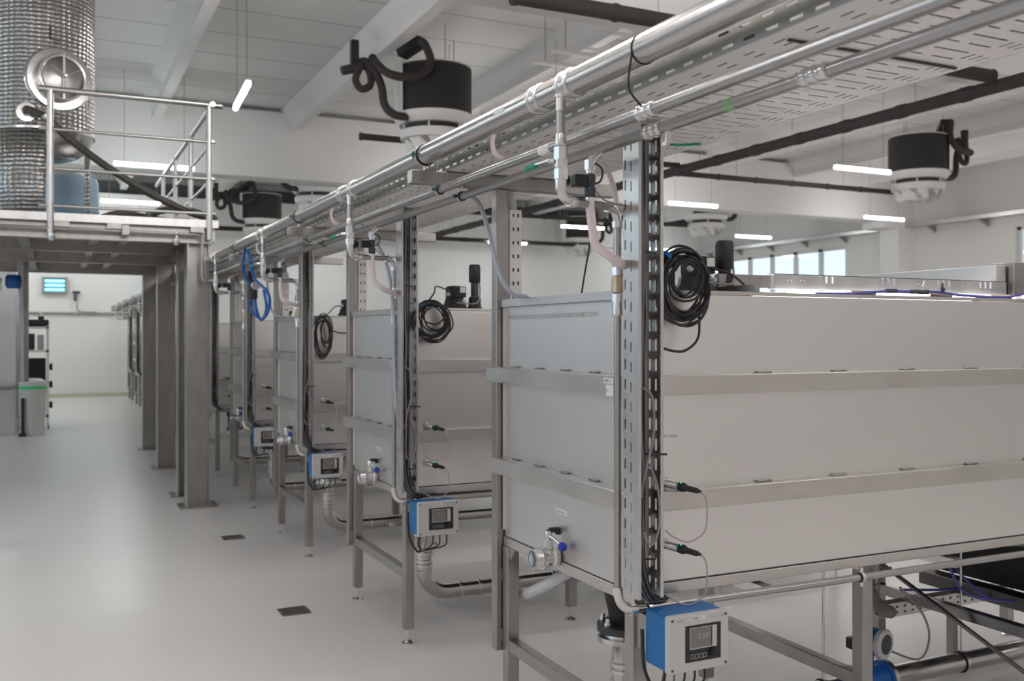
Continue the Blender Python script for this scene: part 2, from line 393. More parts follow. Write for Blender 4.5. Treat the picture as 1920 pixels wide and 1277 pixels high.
# ------------------------------------------------------------------ the tanks
def make_tank():
    xa, xb, ya, yb = 1.62, 4.60, 2.525, 3.484
    t = thing('steel_tank', ((xa+xb)/2, (ya+yb)/2, 0), '', 'tank', 'row of rectangular steel tanks')
    MB().box(xa+.010, xa+.015, ya+.003, yb-.003, .782, 1.708).build('end_panel', 'panel', t)
    MB().box(xb-.005, xb, ya+.003, yb-.003, .782, 1.708).build('end_panel', 'panel', t)
    MB().box(xa, xb, ya, ya+.004, .806, 1.712).build('side_panel', 'sidepanel', t)
    MB().box(xa, xb, yb-.004, yb, .806, 1.712).build('side_panel', 'sidepanel', t)
    MB().box(xa+.016, xb-.006, ya+.006, yb-.006, .786, .80).build('bottom_panel', 'tankside', t)
    MB().box(xa+.016, xb-.006, ya+.006, yb-.006, 1.46, 1.47).build('water', M['water'], t)
    r = MB(); h0, h1 = 1.708, 1.725
    r.box(xa-.008, xa+.025, ya-.004, yb+.006, h0, h1); r.box(xb-.025, xb+.008, ya-.004, yb+.006, h0, h1)
    r.box(xa+.025, xb-.025, ya-.004, ya+.025, h0+.006, h1); r.box(xa+.025, xb-.025, yb-.025, yb+.006, h0+.006, h1)
    r.box(xa-.008, xa-.004, ya, yb+.006, h0-.012, h0)
    r.build('rim', 'band', t)
    for z0 in (1.395, 1.035):
        b = MB(); z1 = z0+.062
        b.box(xa-.042, xa+.009, ya-.042, yb+.07, z0, z1)
        b.box(xa+.009, xb, ya-.042, ya-.001, z0, z1); b.box(xa+.009, xb, yb+.001, yb+.042, z0, z1); b.box(xb+.001, xb+.042, ya-.042, yb+.042, z0, z1)
        bo = b.build('reinforcing_band', 'band', t, bevel=.003)
        for i in range(4): MB().box(xa-.004, xa+.009, ya+.22+i*.20, ya+.27+i*.20, z1, z1+.006).build('weld_bead', 'frame', bo, bevel=.002)
        for i in range(6): MB().box(xa+.48+i*.33, xa+.54+i*.33, ya-.012, ya-.001, z1, z1+.006).build('weld_bead', 'frame', bo, bevel=.002)
    r = MB()
    r.box(xa+.005, xa+.045, ya, yb, .742, .779); r.box(xb-.045, xb+.004, ya, yb, .742, .778)
    r.box(xa+.045, xb-.045, ya-.006, ya+.04, .768, .802); r.box(xa+.045, xb-.045, yb-.04, yb+.006, .768, .802)
    r.build('bottom_rail', 'band', t, bevel=.002)
    seam = MB().box(xa+.045, xb-.045, ya-.003, ya+.001, .802, .806).build('seam_gap', 'black', t)
    for i, x in enumerate((1.645, 2.60, 3.63, 4.55)):
        for y in (2.55, 3.459):
            l = MB().box(x-.025, x+.025, y-.025, y+.025, .075, .77 if i else .742).build('leg', 'frame', t, bevel=.003)
            MB().lathe([(.034,0),(.034,.006),(.022,.010),(.008,.02),(.008,.08)], (x,y,0), seg=16).build('levelling_foot', 'fitting', l)
        MB().box(x-.022, x+.022, 2.575, 3.434, .33, .378).build('stretcher', 'frame', t, bevel=.003)
    g = MB()
    g.add([(1.625,3.434,.742),(1.625,3.38,.742),(1.625,3.434,.68),(1.631,3.434,.742),(1.631,3.38,.742),(1.631,3.434,.68)], [(0,1,2),(5,4,3),(0,2,5,3),(2,1,4,5),(1,0,3,4)])
    g.build('gusset', 'frame', t)
    MB().box(1.597, 1.647, 3.492, 3.542, .32, 2.168).build('support_post', 'frame', t, bevel=.003)
    for z in (.36, .60): MB().box(1.61, 1.65, 3.484, 3.496, z, z+.05).build('post_link', 'frame', t)
    MB().box(1.24, 2.16, 3.495, 3.547, 2.170, 2.222).build('support_arm', 'frame', t, bevel=.003)
    hl = [(.011,.019,.03+i*.055,.045+i*.055) for i in range(7)] + [(.033,.041,.03+i*.055,.045+i*.055) for i in range(7)]
    MB().perf((1.662,3.505,1.70), (1,0,0), (0,0,1), .052, .39, hl, .002).box(1.662,1.664,3.505,3.55,1.70,2.09).box(1.712,1.714,3.505,3.55,1.70,2.09).box(1.662,1.714,3.545,3.55,1.70,2.09).build('slotted_strut', 'traysheet', t)
    MB().tube([(1.685,3.53,2.09),(1.68,3.535,2.13),(1.672,3.54,2.17)], .02, 12, 12, radii=lambda q: .021+.002*math.sin(q*14*math.pi)).build('corrugated_sleeve', 'corr', t)
    return t
M['water'] = mat('dark_tank_water', (.05,.06,.05), .08)
tank = make_tank()
text('H NIROSTA K  IMPORTADO SPE 2.02 mm COLATA 045002 EN10028-7 / EN10088-2 / ASTM A', .024, (1.6295, 3.45, 1.645), (0,-1,0), (0,0,1), 'ink', tank, squash=.72)
text('EE | 20-20  2 Mass', .013, (1.69, 2.5245, 1.26), (1,0,0), (0,0,1), 'ink', tank)
def sticker(o, u, v, wd, ht, s, size, parent, name='label'):
    o, u, v = V(o), V(u), V(v); n = u.cross(v); mb = MB()
    p = [o, o+u*wd, o+u*wd+v*ht, o+v*ht]; mb.add(p+[q+n*.0012 for q in p], [(3,2,1,0),(4,5,6,7),(0,1,5,4),(1,2,6,5),(2,3,7,6),(3,0,4,7)])
    l = mb.build(name, 'label', parent)
    if s: text(s, size, o+u*wd*.08+v*ht*.25+n*.0012, u, v, 'blackink', l)
    return l
sticker((1.5775, 2.63, 1.430), (0,-1,0), (0,0,1), .06, .018, 'LINE 11', .0125, tank)
sticker((1.5775, 2.615, 1.392), (0,-1,0), (0,0,1), .045, .034, 'F', .016, tank)
sticker((1.6298, 3.05, .945), (0,-1,0), (0,0,1), .085, .018, 'SAMPLE POINT 11', .009, tank)
tank['label'] = 'nearest stainless steel tank, the largest in view, with a stencilled line near its rim'
TK = [tank]
NT = 11
def strip_text(o):
    for ch in [x for x in COL.objects if x.parent == o]:
        if ch.name.startswith(('lettering', 'label')) : pass
plain = copy_tree(tank)
for ch in [x for x in COL.objects if x.parent == plain]:
    if ch.name.startswith('lettering'): bpy.data.objects.remove(ch)
plain.location = V(tank.location) + V((0, PITCH, 0))
for k in range(1, NT):
    o = plain if k == 1 else copy_tree(plain)
    o.location = V(tank.location) + V((0, PITCH*k, 0))
    o['label'] = '%s stainless steel tank from the camera in the row under the overhead pipes' % nth(k)
    TK.append(o)

# ------------------------------------------------------------------ vertical slotted trays with their cables
def make_vtray():
    x0, x1, yf, yb, z0, z1 = 1.555, 1.641, 2.396, 2.480, .80, 2.225
    t = thing('vertical_cable_tray', (1.629, 2.46, z0), '', 'cable tray', 'vertical slotted cable trays')
    L = z1-z0; d = yb-yf
    n = int(L/.06)
    fl = [(.068,.074,.02+i*.06,.050+i*.06) for i in range(n)] + [(.036,.041,.012+i*.06,.042+i*.06) for i in range(n)]
    MB().perf((x0,yf,z0), (0,1,0), (0,0,1), d, L, fl, .002).box(x0,x0+.010,yf-.002,yf,z0,z1).build('side_flange', 'zinc', t)
    fr = [(.006,.010,.035+i*.06,.060+i*.06) for i in range(n)] + [(.027,.036,.015+i*.06,.050+i*.06) for i in range(n)] + [(.060,.069,.015+i*.06,.050+i*.06) for i in range(n)]
    MB().perf((x1-.002,yf,z0), (0,1,0), (0,0,1), d, L, fr, .002).box(x1-.008,x1+.003,yf-.002,yf,z0,z1).build('side_flange', 'zinc', t)
    fb = [(.012,.024,.015+i*.06,.050+i*.06) for i in range(n)] + [(.050,.062,.015+i*.06,.050+i*.06) for i in range(n)]
    MB().perf((x0+.002,yb,z0), (1,0,0), (0,0,1), x1-x0-.004, L, fb, .002).build('back_plate', 'zinc', t)
    return t
vt = make_vtray()
vt['label'] = 'vertical slotted metal tray on the corner of the nearest tank'
for k in range(1, NT): repeat(vt, PITCH*k, 'vertical slotted cable tray on the corner of the %s tank' % nth(k))

def make_bundle(seed, short=False):
    random.seed(seed)
    t = thing('cable_bundle', (1.63, 2.46, .76), '', 'cables', 'cable bundles in the vertical trays')
    for i in range(14):
        x = 1.570+.0060*(i % 7)+.010*(i//7)+random.uniform(-.002,.002); y = 2.420+.0072*(i % 7)-.004*(i//7)
        pts = [(x+random.uniform(-.003,.003), y, 2.20)]
        z = 2.0
        while z > .95:
            pts.append((min(1.622, max(1.562, x+random.uniform(-.005,.005))), y+random.uniform(-.005,.003), z)); z -= random.uniform(.14,.24)
        pts += [(x+.004, 2.462, .90), (x+.022, 2.456, .815), (x+.060, 2.470, .775), (x+.115, 2.500, .757+.003*(i % 3))]
        pts += [(x+.15,2.56,.745),(x+.19,2.70,.735),(x+.2,2.85,.74)] if short else [(x+.30, 2.512, .754+.004*(i % 3)), (x+.6, 2.515, .752+.004*(i%3))]
        MB().tube(pts, .0046, 6, 4).build('cable', 'greycable' if i in (0,2,4,7,9,12) else 'cable', t)
    # slack loops hanging out of the tray
    MB().tube([(1.575,2.415,1.43),(1.600,2.391,1.40),(1.607,2.39,1.30),(1.585,2.392,1.2),(1.576,2.41,1.12)], .0038, 6, 5).build('cable', 'greycable', t)
    MB().tube([(1.598,2.40,1.2),(1.622,2.39,1.12),(1.626,2.39,1.02),(1.606,2.39,.965),(1.584,2.392,.972),(1.576,2.40,1.0)], .0038, 6, 5).build('cable', 'greycable', t)
    for z in (1.23, 1.83, .92):
        MB().bar((1.580,2.3935,z), (1.655 if z == 1.23 else 1.615,2.3935,z-.004), .004, .006).build('cable_tie', 'black', t)
    return t
for k in range(NT):
    if k < 3: bn = make_bundle(k+3, k == 0)
    else: bn = copy_tree(bn)
    bn.location = (1.63, 2.46+PITCH*k, .76)
    bn['label'] = 'dark cables tied in the slotted tray of the %s tank' % nth(k)

# ------------------------------------------------------------------ overhead run
YS, YE = .6, 26.0
t = thing('main_pipe', (1.31, (YS+YE)/2, 2.287), 'thick polished steel supply pipe running overhead along the whole tank row', 'pipe')
MB().cyl((1.31, YS, 2.287), (1.31, YE, 2.287), .0375, seg=32).build('pipe_run', 'pipe', t)
for k in range(NT):
    for y in (2.36, 2.545):
        y += PITCH*k; c = MB()
        for dy in (-.022, .022): c.lathe([(.0375,-.009),(.0425,-.007),(.044,0),(.0425,.007),(.0375,.009)], (1.31,y+dy,2.287), (0,1,0), 32)
        c.lathe([(.0375,-.03),(.0395,-.03),(.0395,.03),(.0375,.03)], (1.31,y,2.287), (0,1,0), 32)
        c.build('coupling', 'fitting', t)
    y = 3.54+PITCH*k
    c = MB().hoop((1.31,y,2.287), (0,1,0), .0378, .022, .004, 28).build('clamp', 'rubber', t)
    MB().hoop((1.31,y,2.287), (0,1,0), .0418, .018, .0015, 28).box(1.352,1.375,y-.009,y+.009,2.284,2.290).cyl((1.31,y,2.2225),(1.31,y,2.245),.005,seg=8).build('strap', 'fitting', c)
    MB().box(1.254,1.266,y-.008,y+.008,2.281,2.293).cyl((1.262,y,2.27),(1.262,y,2.30),.0035,seg=8).build('green_screw', 'teal', c)
mb = MB(); s0 = V((1.31,1.99,2.287))
mb.hoop(s0, (0,1,.12), .0378, .004, .002, 24); mb.tube([(1.275,1.99,2.28),(1.29,2.03,2.2),(1.345,2.06,2.165)], .0028, 6, 4)
mb.build('cable_tie', 'black', t)
sticker((1.2718, 2.80, 2.285), (0,-1,0), (0,0,1), .07, .016, '', .01, t)

def thin_pipe(x, z, label, r=.0155, tees=(), coup=()):
    t = thing('thin_pipe', (x, (YS+YE)/2, z), label, 'pipe', 'thin overhead pipes')
    MB().cyl((x, YS, z), (x, YE, z), r, seg=20).build('pipe_run', 'darkpipe', t)
    for y in coup:
        c = MB()
        for d in (-.028, 0, .028): c.lathe([(r,-.011),(r+.004,-.009),(r+.006,0),(r+.004,.009),(r,.011)], (x,y+d,z), (0,1,0), 20)
        c.lathe([(r,-.04),(r+.002,-.04),(r+.002,.04),(r,.04)], (x,y,z), (0,1,0), 20); c.build('coupling', 'fitting', t)
    for k in range(NT):
        y = 3.50+PITCH*k
        c = MB().hoop((x,y,z), (0,1,0), r, .02, .004, 20).build('clamp', 'rubber', t)
        MB().hoop((x,y,z), (0,1,0), r+.004, .016, .0015, 20).cyl((x,y,z+r),(x,y,2.1705),.004,seg=8).build('strap', 'fitting', c)
        MB().box(x-.034,x-.022,y-.007,y+.007,z-.006,z+.006).build('green_screw', 'teal', c)
    return t
p1 = thin_pipe(1.358, 2.150, 'upper of the two thin steel pipes slung under the horizontal cable tray', coup=[2.05])
p2 = thin_pipe(1.450, 2.130, 'lower right of the two thin steel pipes slung under the horizontal cable tray', coup=[1.55, 2.155])
c = MB(); c.cyl((1.45,2.095,2.115),(1.45,2.095,2.085),.007,seg=10).box(1.44,1.46,2.085,2.105,2.078,2.088); v_ = c.build('drain_cock', 'fitting', p2)
MB().tube([(1.455,2.085,2.080),(1.475,2.07,2.078),(1.53,2.06,2.084)], .0035, 6, 4).build('lever', 'green', v_)
MB().lathe([(.0158,-.018),(.0158,.018)], (1.45,1.83,2.13), (0,1,0), 20).build('tape', 'tape', p2)
MB().lathe([(.0158,-.035),(.0158,.035)], (1.358,2.60,2.15), (0,1,0), 20).build('label', 'label', p1)

# cable tray overhead
t = thing('horizontal_cable_tray', (1.684, (YS+YE)/2, 2.225), 'wide perforated metal cable tray carried overhead along the tank row', 'cable tray')
xa, xb, zb = 1.386, 1.982, 2.225
W = xb-xa
def tray_base(ya, L):
    holes = []
    n = int(L/.1)
    for i in range(n):
        b = .02+i*.1
        for (u0, u1) in ((.135,.225),(.255,.355),(.385,.495)): holes.append((u0,u1,b,b+.0075))
        for (u0, u1) in ((.165,.265),(.295,.405),(.435,.505)): holes.append((u0,u1,b+.05,b+.0575))
        for u in (.045,.075,.105,.515,.540,.563):
            off = .0 if round(u*1000) % 2 else .03
            holes.append((u,u+.007,b+.004,b+.044)); 
    mb = MB().perf((xa,ya,zb), (1,0,0), (0,1,0), W, L, holes, .0015)
    # embossed cross ribs
    for i in range(n):
        b = ya+.02+i*.1+.028
        mb.box(xa+.14, xa+.50, b-.006, b+.006, zb-.0022, zb)
    return mb
y = YS; i = 0
while y < YE-.1:
    L = min(3.0, YE-y)
    tray_base(y+.003, L-.006).build('base_sheet', 'traysheet', t)
    n = int(L/.075)
    hs = [(.010,.018,.015+j*.075,.055+j*.075) for j in range(n)] + [(.044,.051,.03+j*.075,.068+j*.075) for j in range(n-1)]
    hs = [(a, b, c_, d) for a, b, c_, d in hs]
    MB().perf((xa,y+.003,zb), (0,0,1), (0,1,0), .062, L-.006, [h for h in hs], .0015).box(xa,xa+.012,y+.003,y+L-.003,zb+.060,zb+.062).build('side_rail', 'railside', t)
    MB().perf((xb,y+.003,zb), (0,0,1), (0,1,0), .062, L-.006, [h for h in hs], .0015).box(xb-.012,xb,y+.003,y+L-.003,zb+.060,zb+.062).build('side_rail', 'railside', t)
    y += L
for j, yy in enumerate((1.62, 3.6)):
    MB().box(xa+.05, xb-.03, yy-.004, yy+.004, zb-.006, zb-.002).build('joint_strip', 'black', t)

t = thing('tray_cables', (1.684, 13, 2.23), 'dark cables lying inside the horizontal cable tray', 'cables')
for i in range(34):
    x = xa+.022+i*.0166; z = zb+.0105+.003*(i % 3)
    MB().tube([(x+random.uniform(-.003,.003), YS+.05+j*(YE-YS-.1)/24, z+random.uniform(0,.004)) for j in range(25)], .0088, 6, 2).build('cable', 'cable', t)

# ------------------------------------------------------------------ supply drops
def make_drop():
    t = thing('supply_drop_pipe', (1.555, 2.50, .74), '', 'pipe', 'supply drop pipes')
    a = (1.290, 2.385); z1 = 1.965
    r = .0125
    MB().cyl((*a,2.262), (*a,2.0), r, seg=16).build('upper_pipe', 'darkpipe', t)
    f = MB()
    f.lathe([(.0145,0),(.0145,.035),(.018,.037),(.018,.045),(.0135,.047)], (*a,2.215), seg=16).build('socket', 'fitting', t)
    b = MB()
    b.lathe([(.0155,2.115),(.0165,2.118),(.0165,2.145),(.0145,2.150)], (*a,0), seg=16)
    b.lathe([(.020,2.077),(.020,2.112)], (*a,0), seg=6); b.lathe([(.0165,2.04),(.0185,2.045),(.0185,2.077)], (*a,0), seg=16)
    b.lathe([(.021,2.022),(.021,2.05)], (*a,0), seg=8); b.lathe([(.0155,1.99),(.0165,1.993),(.0165,2.022)], (*a,0), seg=16)
    bv = b.build('ball_valve', 'fitting', t)
    lv = MB(); lv.cyl((1.272,2.392,2.073),(1.252,2.40,2.073),.007,seg=10); lv.bar((1.255,2.39,2.073),(1.235,2.44,2.066),.012,.004); lv.build('lever_stem', 'fitting', bv)
    MB().bar((1.237,2.435,2.066),(1.222,2.472,2.058),.014,.013).build('lever', 'green', bv, bevel=.002)
    MB().elbow((*a,2.0), (*a,z1), (1.335,2.407,z1), .0135).lathe([(.016,0),(.016,.012)], (*a,1.998), seg=14).build('elbow', 'fitting', t)
    MB().lathe([(.016,0),(.018,.004),(.018,.026),(.016,.03)], (1.325,2.402,z1), (1,.47,0), 14).build('socket', 'fitting', t)
    MB().cyl((1.335,2.407,z1), (1.525,2.496,z1+.005), r, seg=16).build('cross_pipe', 'darkpipe', t)
    MB().elbow((1.505,2.487,z1+.005), (1.555,2.510,z1+.005), (1.555,2.510,z1-.05), .0135).hoop((1.508,2.488,z1+.005),(1,.47,0),.013,.014,.004,14).hoop((1.555,2.510,z1-.045),(0,0,1),.013,.02,.004,14).build('elbow', 'fitting', t)
    d = (1.555, 2.510)
    MB().cyl((*d,1.92), (*d,1.80), r*.95, seg=16).build('upper_pipe', 'darkpipe', t)
    c = MB(); c.lathe([(.0145,1.79),(.0155,1.794),(.0155,1.82),(.0135,1.825)], (*d,0), seg=14); c.lathe([(.0175,1.765),(.0175,1.79)], (*d,0), seg=6); c.build('union', 'fitting', t)
    MB().lathe([(.014,1.710),(.0175,1.714),(.0175,1.760),(.014,1.765)], (*d,0), seg=8).build('check_valve', 'brass', t)
    c = MB(); c.lathe([(.0175,1.683),(.0175,1.708)], (*d,0), seg=6); c.lathe([(.0135,1.640),(.016,1.643),(.016,1.67),(.0145,1.683)], (*d,0), seg=14); c.build('union', 'fitting', t)
    MB().cyl((*d,1.65), (*d,.80), r*.92, seg=16).build('down_pipe', 'darkpipe', t)
    MB().elbow((*d,.80), (1.555,2.500,.742), (1.605,2.490,.742), .0145).hoop((*d,.803),(0,0,1),.013,.022,.005,14).hoop((1.60,2.491,.742),(1,-.1,0),.013,.02,.005,14).build('elbow', 'fitting', t)
    MB().cyl((1.60,2.491,.742), (4.5,2.482,.742), r, seg=16).build('bottom_pipe', 'darkpipe', t)
    for x in (1.655, 2.53):
        y = 2.490-.0031*(x-1.6)
        MB().hoop((x,y,.742), (1,0,0), r, .016, .004, 16).build('clamp', 'rubber', t)
        MB().hoop((x,y,.742), (1,0,0), r+.004, .014, .0015, 16).box(x-.007,x+.007,y-.003,y+.006,.757,.775).box(x-.007,x+.007,y-.003,y+.006,.71,.727).cyl((x,y,.768),(x,2.526,.768),.004,seg=8).build('clamp_strap', 'fitting', t)
    return t
dp = make_drop(); dp['label'] = 'supply pipe dropping past the end of the nearest tank'
for k in range(1, NT): repeat(dp, PITCH*k, 'supply pipe dropping past the end of the %s tank' % nth(k))

def make_solenoid():
    t = thing('solenoid_valve', (1.45, 2.39, 2.0), '', 'valve', 'solenoid valves under the lower thin pipe')
    x, y = 1.417, 2.44
    MB().elbow((1.45,y,2.118),(1.43,y,2.105),(x,y,2.09),.013).build('tee', 'fitting', t)
    MB().lathe([(.0165,2.066),(.0165,2.095)], (x,y,0), seg=6).lathe([(.012,2.05),(.012,2.066)], (x,y,0), seg=12).build('union', 'fitting', t)
    MB().lathe([(.012,1.985),(.017,1.99),(.017,2.015),(.012,2.02),(.012,2.03),(.016,2.034),(.016,2.05),(.012,2.055)], (x,y,0), seg=12).build('valve_body', 'slate', t)
    MB().box(x-.055,x-.014,y-.014,y+.02,2.015,2.05).build('coil', 'black', t, bevel=.004)
    MB().lathe([(.013,0),(.013,.03),(.015,.032),(.015,.038)], (x-.11,y+.0,2.03), (1,0,0), 12).box(x-.11,x-.085,y-.018,y+.018,2.008,2.052).build('actuator', 'black', t, bevel=.003)
    MB().lathe([(.014,1.955),(.014,1.985)], (x,y,0), seg=12).build('hose_tail', 'fitting', t)
    MB().tube([(x+.012,y,2.09),(x+.035,y-.01,2.07),(x+.03,y-.01,2.035),(x+.010,y,2.025)], .003, 6, 4).build('cable', 'cable', t)
    MB().tube([(x+.01,y,2.015),(x+.06,y+.02,1.985),(x+.12,y+.03,1.975),(x+.172,y+.03,1.977)], .0025, 6, 4).build('cable', 'greycable', t)
    return t
sv = make_solenoid(); sv['label'] = 'black solenoid valve on the lower thin pipe beside the nearest drop pipe'
for k in range(1, 5): repeat(sv, PITCH*k, 'black solenoid valve hanging by the drop pipe of the %s tank' % nth(k))

def hose(name, pts, r, m, label, cat='hose', seg=10, group=None, ribs=0):
    if ribs:
        mb = MB().tube(pts, r, 14, 40, radii=lambda q: r*(1+.15*math.sin(q*ribs*2*math.pi)))
    else: mb = MB().tube(pts, r, seg, 6)
    return tag(mb.build(name, m), label, cat, group)
ph = [(1.417,2.44,1.957),(1.42,2.43,1.89),(1.425,2.42,1.845),(1.455,2.40,1.815),(1.505,2.43,1.800),(1.55,2.47,1.797),(1.60,2.50,1.79)]
for k in range(3):
    hose('drain_hose', [(x,y+PITCH*k,z) for x,y,z in ph], .0135, 'pinkhose', 'milky pink hose curving from the solenoid valve to the %s tank' % nth(k), group='milky pink hoses')
hose('feed_hose', [(1.60,2.80,2.215),(1.70,2.95,2.195),(1.75,2.93,2.19),(1.75,2.87,2.13),(1.75,2.835,2.04),(1.75,2.842,1.857),(1.75,2.853,1.728),(1.75,2.86,1.6)], .0085, 'pinkhose', 'milky pink hose dropping from the tray behind the nearest drop pipe')
for k in range(3):
    hose('feed_hose', [(x,y+PITCH*k,z) for x,y,z in [(1.52,3.6,2.20),(1.52,3.56,2.143),(1.52,3.481,2.097),(1.52,3.403,1.994),(1.52,3.328,1.865),(1.53,3.28,1.781),(1.57,3.27,1.735),(1.64,3.29,1.72),(1.70,3.30,1.60)]] if k != 1 else
         [(1.46,5.0,2.21),(1.47,4.90,2.15),(1.50,4.76,2.05),(1.53,4.68,1.93),(1.545,4.63,1.7),(1.545,4.62,1.45),(1.56,4.62,1.2),(1.585,4.61,1.0)], .009, 'bluehose',
         ['bluish translucent hose bending past the square post of the nearest tank', 'bluish translucent hose running down beside the tray of the second tank', 'bluish translucent hose bending past the square post of the third tank'][k], group='bluish translucent hoses')
for k in range(3):
    hose('vent_hose', [(x,y+PITCH*k,z) for x,y,z in [(1.372,3.02,2.285),(1.366,3.02,2.24),(1.38,3.01,2.20),(1.42,2.99,2.19),(1.50,2.97,2.20)]], .0085, 'pinkhose', 'short pale hose looping over the side rail of the overhead tray near the %s tank' % nth(k), group='short pale hoses on the overhead tray')
hose('signal_cable', [(2.0,3.40,2.24),(2.06,3.54,2.15),(2.1,3.60,2.044),(2.1,3.68,1.80),(2.1,3.70,1.72)], .004, 'cable', 'thin black cord hanging behind the nearest tank', 'cord')
hose('air_hose', [(1.335,7.594,2.25),(1.345,7.75,2.108),(1.36,7.52,1.95),(1.37,7.549,1.80),(1.38,7.25,1.71),(1.38,7.0,1.733),(1.37,6.83,1.823),(1.36,6.89,1.901),(1.36,7.1,1.95),(1.35,7.331,2.03),(1.335,7.483,2.24)], .011, 'hoseblue', 'bright blue air hose looping below the main pipe near the fourth tank')
hose('air_hose', [(1.38,7.45,1.95),(1.40,7.50,1.80),(1.41,7.35,1.70),(1.41,7.15,1.78),(1.40,7.2,1.92)], .011, 'hoseblue', 'short bright blue air hose loop below the black filter')
t = thing('air_filter', (1.37,7.4,1.9), 'small black filter unit hanging among the blue air hoses', 'filter')
MB().lathe([(.02,0),(.03,.01),(.03,.07),(.02,.08)], (1.37,7.44,1.86), seg=12).build('bowl', 'black', t)
MB().box(1.34,1.40,7.41,7.47,1.94,2.0).build('head', 'black', t, bevel=.006)
MB().lathe([(.03,0),(.034,.01),(.034,.03),(.03,.035)], (1.37,7.38,1.96), (0,-1,0), 14).build('gauge', 'fitting', t)

# ------------------------------------------------------------------ sampling valves
def make_sample():
    x, y, z = 1.650, 3.03, .792
    t = thing('sampling_valve', (1.56, y, z), '', 'valve', 'sampling valves on the tank ends')
    MB().lathe([(.032,.0275),(.032,.031),(.024,.033),(.024,.042)], (x,y,z), (-1,0,0), 24).build('outlet_stub', 'fitting', t)
    b = MB(); b.lathe([(.024,.030),(.034,.033),(.036,.045),(.030,.052),(.033,.056),(.036,.078),(.040,.080),(.040,.090),(.034,.092)], (x,y,z), (-1,0,0), 28); b.build('valve_body', 'fitting', t)
    m = MB(); pr = [(.022,.092),(.033,.092)]
    for i in range(5): pr += [(.035,.094+i*.006),(.033,.097+i*.006)]
    pr += [(.034,.126),(.026,.126),(.022,.118)]
    m.ring(pr, (x,y,z), (-1,0,0), 28); th = m.build('threaded_mouth', 'fitting', t)
    MB().ring([(.022,.112),(.026,.1265),(.0295,.1268),(.026,.112)], (x,y,z), (-1,0,0), 28).build('seal', 'blue', t)
    xx = x-.062
    s = MB(); s.lathe([(.018,.030),(.018,.062)], (xx,y,z), seg=6); s.lathe([(.014,.06),(.014,.088),(.011,.094)], (xx,y,z), seg=16); s.build('stem_housing', 'fitting', t)
    MB().lathe([(.007,.094),(.007,.098)], (xx,y,z), seg=12).build('stem_cap', 'blue', t)
    l = MB().tube([(xx,y-.010,z+.078),(xx+.009,y-.04,z+.068),(xx+.014,y-.070,z+.056)], .0045, 8, 3).build('lever', 'fitting', t)
    MB().sphere((xx+.015,y-.078,z+.051), .0165).build('knob', 'knob', l)
    MB().box(xx+.004,xx+.042,y-.012,y+.012,z+.088,z+.104).lathe([(.012,0),(.012,.02)], (xx+.04,y,z+.078), seg=12).build('cover', 'black', t, bevel=.004)
    return t
sm = make_sample(); sm['label'] = 'steel sampling valve with blue ball lever on the end of the nearest tank'
for k in range(1, 5): repeat(sm, PITCH*k, 'steel sampling valve with blue ball lever on the end of the %s tank' % nth(k))

# ------------------------------------------------------------------ probes
def make_probe(z):
    x, y = 1.735, 2.525
    t = thing('probe_sensor', (x, y, z), '', 'sensor', 'probe sensors in the tank sides')
    ax = V((.42,-.88,-.12)).normalized(); p = V((x,y-.001,z))
    MB().lathe([(.019,-.002),(.019,.004),(.0135,.006),(.0135,.052)], p, ax, 18).build('socket', 'fitting', t)
    MB().lathe([(.0136,.052),(.0136,.056)], p, ax, 18).build('collar', 'blue', t)
    MB().lathe([(.0145,.056),(.0150,.07),(.0125,.076),(.0095,.080),(.0085,.118),(.0055,.122),(.0045,.13)], p, ax, 16).build('head', 'black', t)
    MB().sphere(p+ax*.062+V((-.004,-.003,.0125)), .0028, 8, 6).build('indicator_light', 'greenled', t)
    q = p+ax*.13
    MB().tube([q, q+V((.012,-.008,-.02)), q+V((.02,-.004,-.07)), q+V((.012,.0,-.125)), q+V((-.03,.02,-.155)), q+V((-.075,.03,-.14)), q+V((-.11,.03,-.115))], .0028, 6, 5).build('cable', 'palecable', t)
    return t
for i, z in enumerate((1.118, .925)):
    pr = make_probe(z); w_ = ['upper', 'lower'][i]
    pr['label'] = '%s black probe with a grey lead in the side of the nearest tank' % w_
    for k in range(1, 5): repeat(pr, PITCH*k, '%s black probe in the side of the %s tank' % (w_, nth(k)))

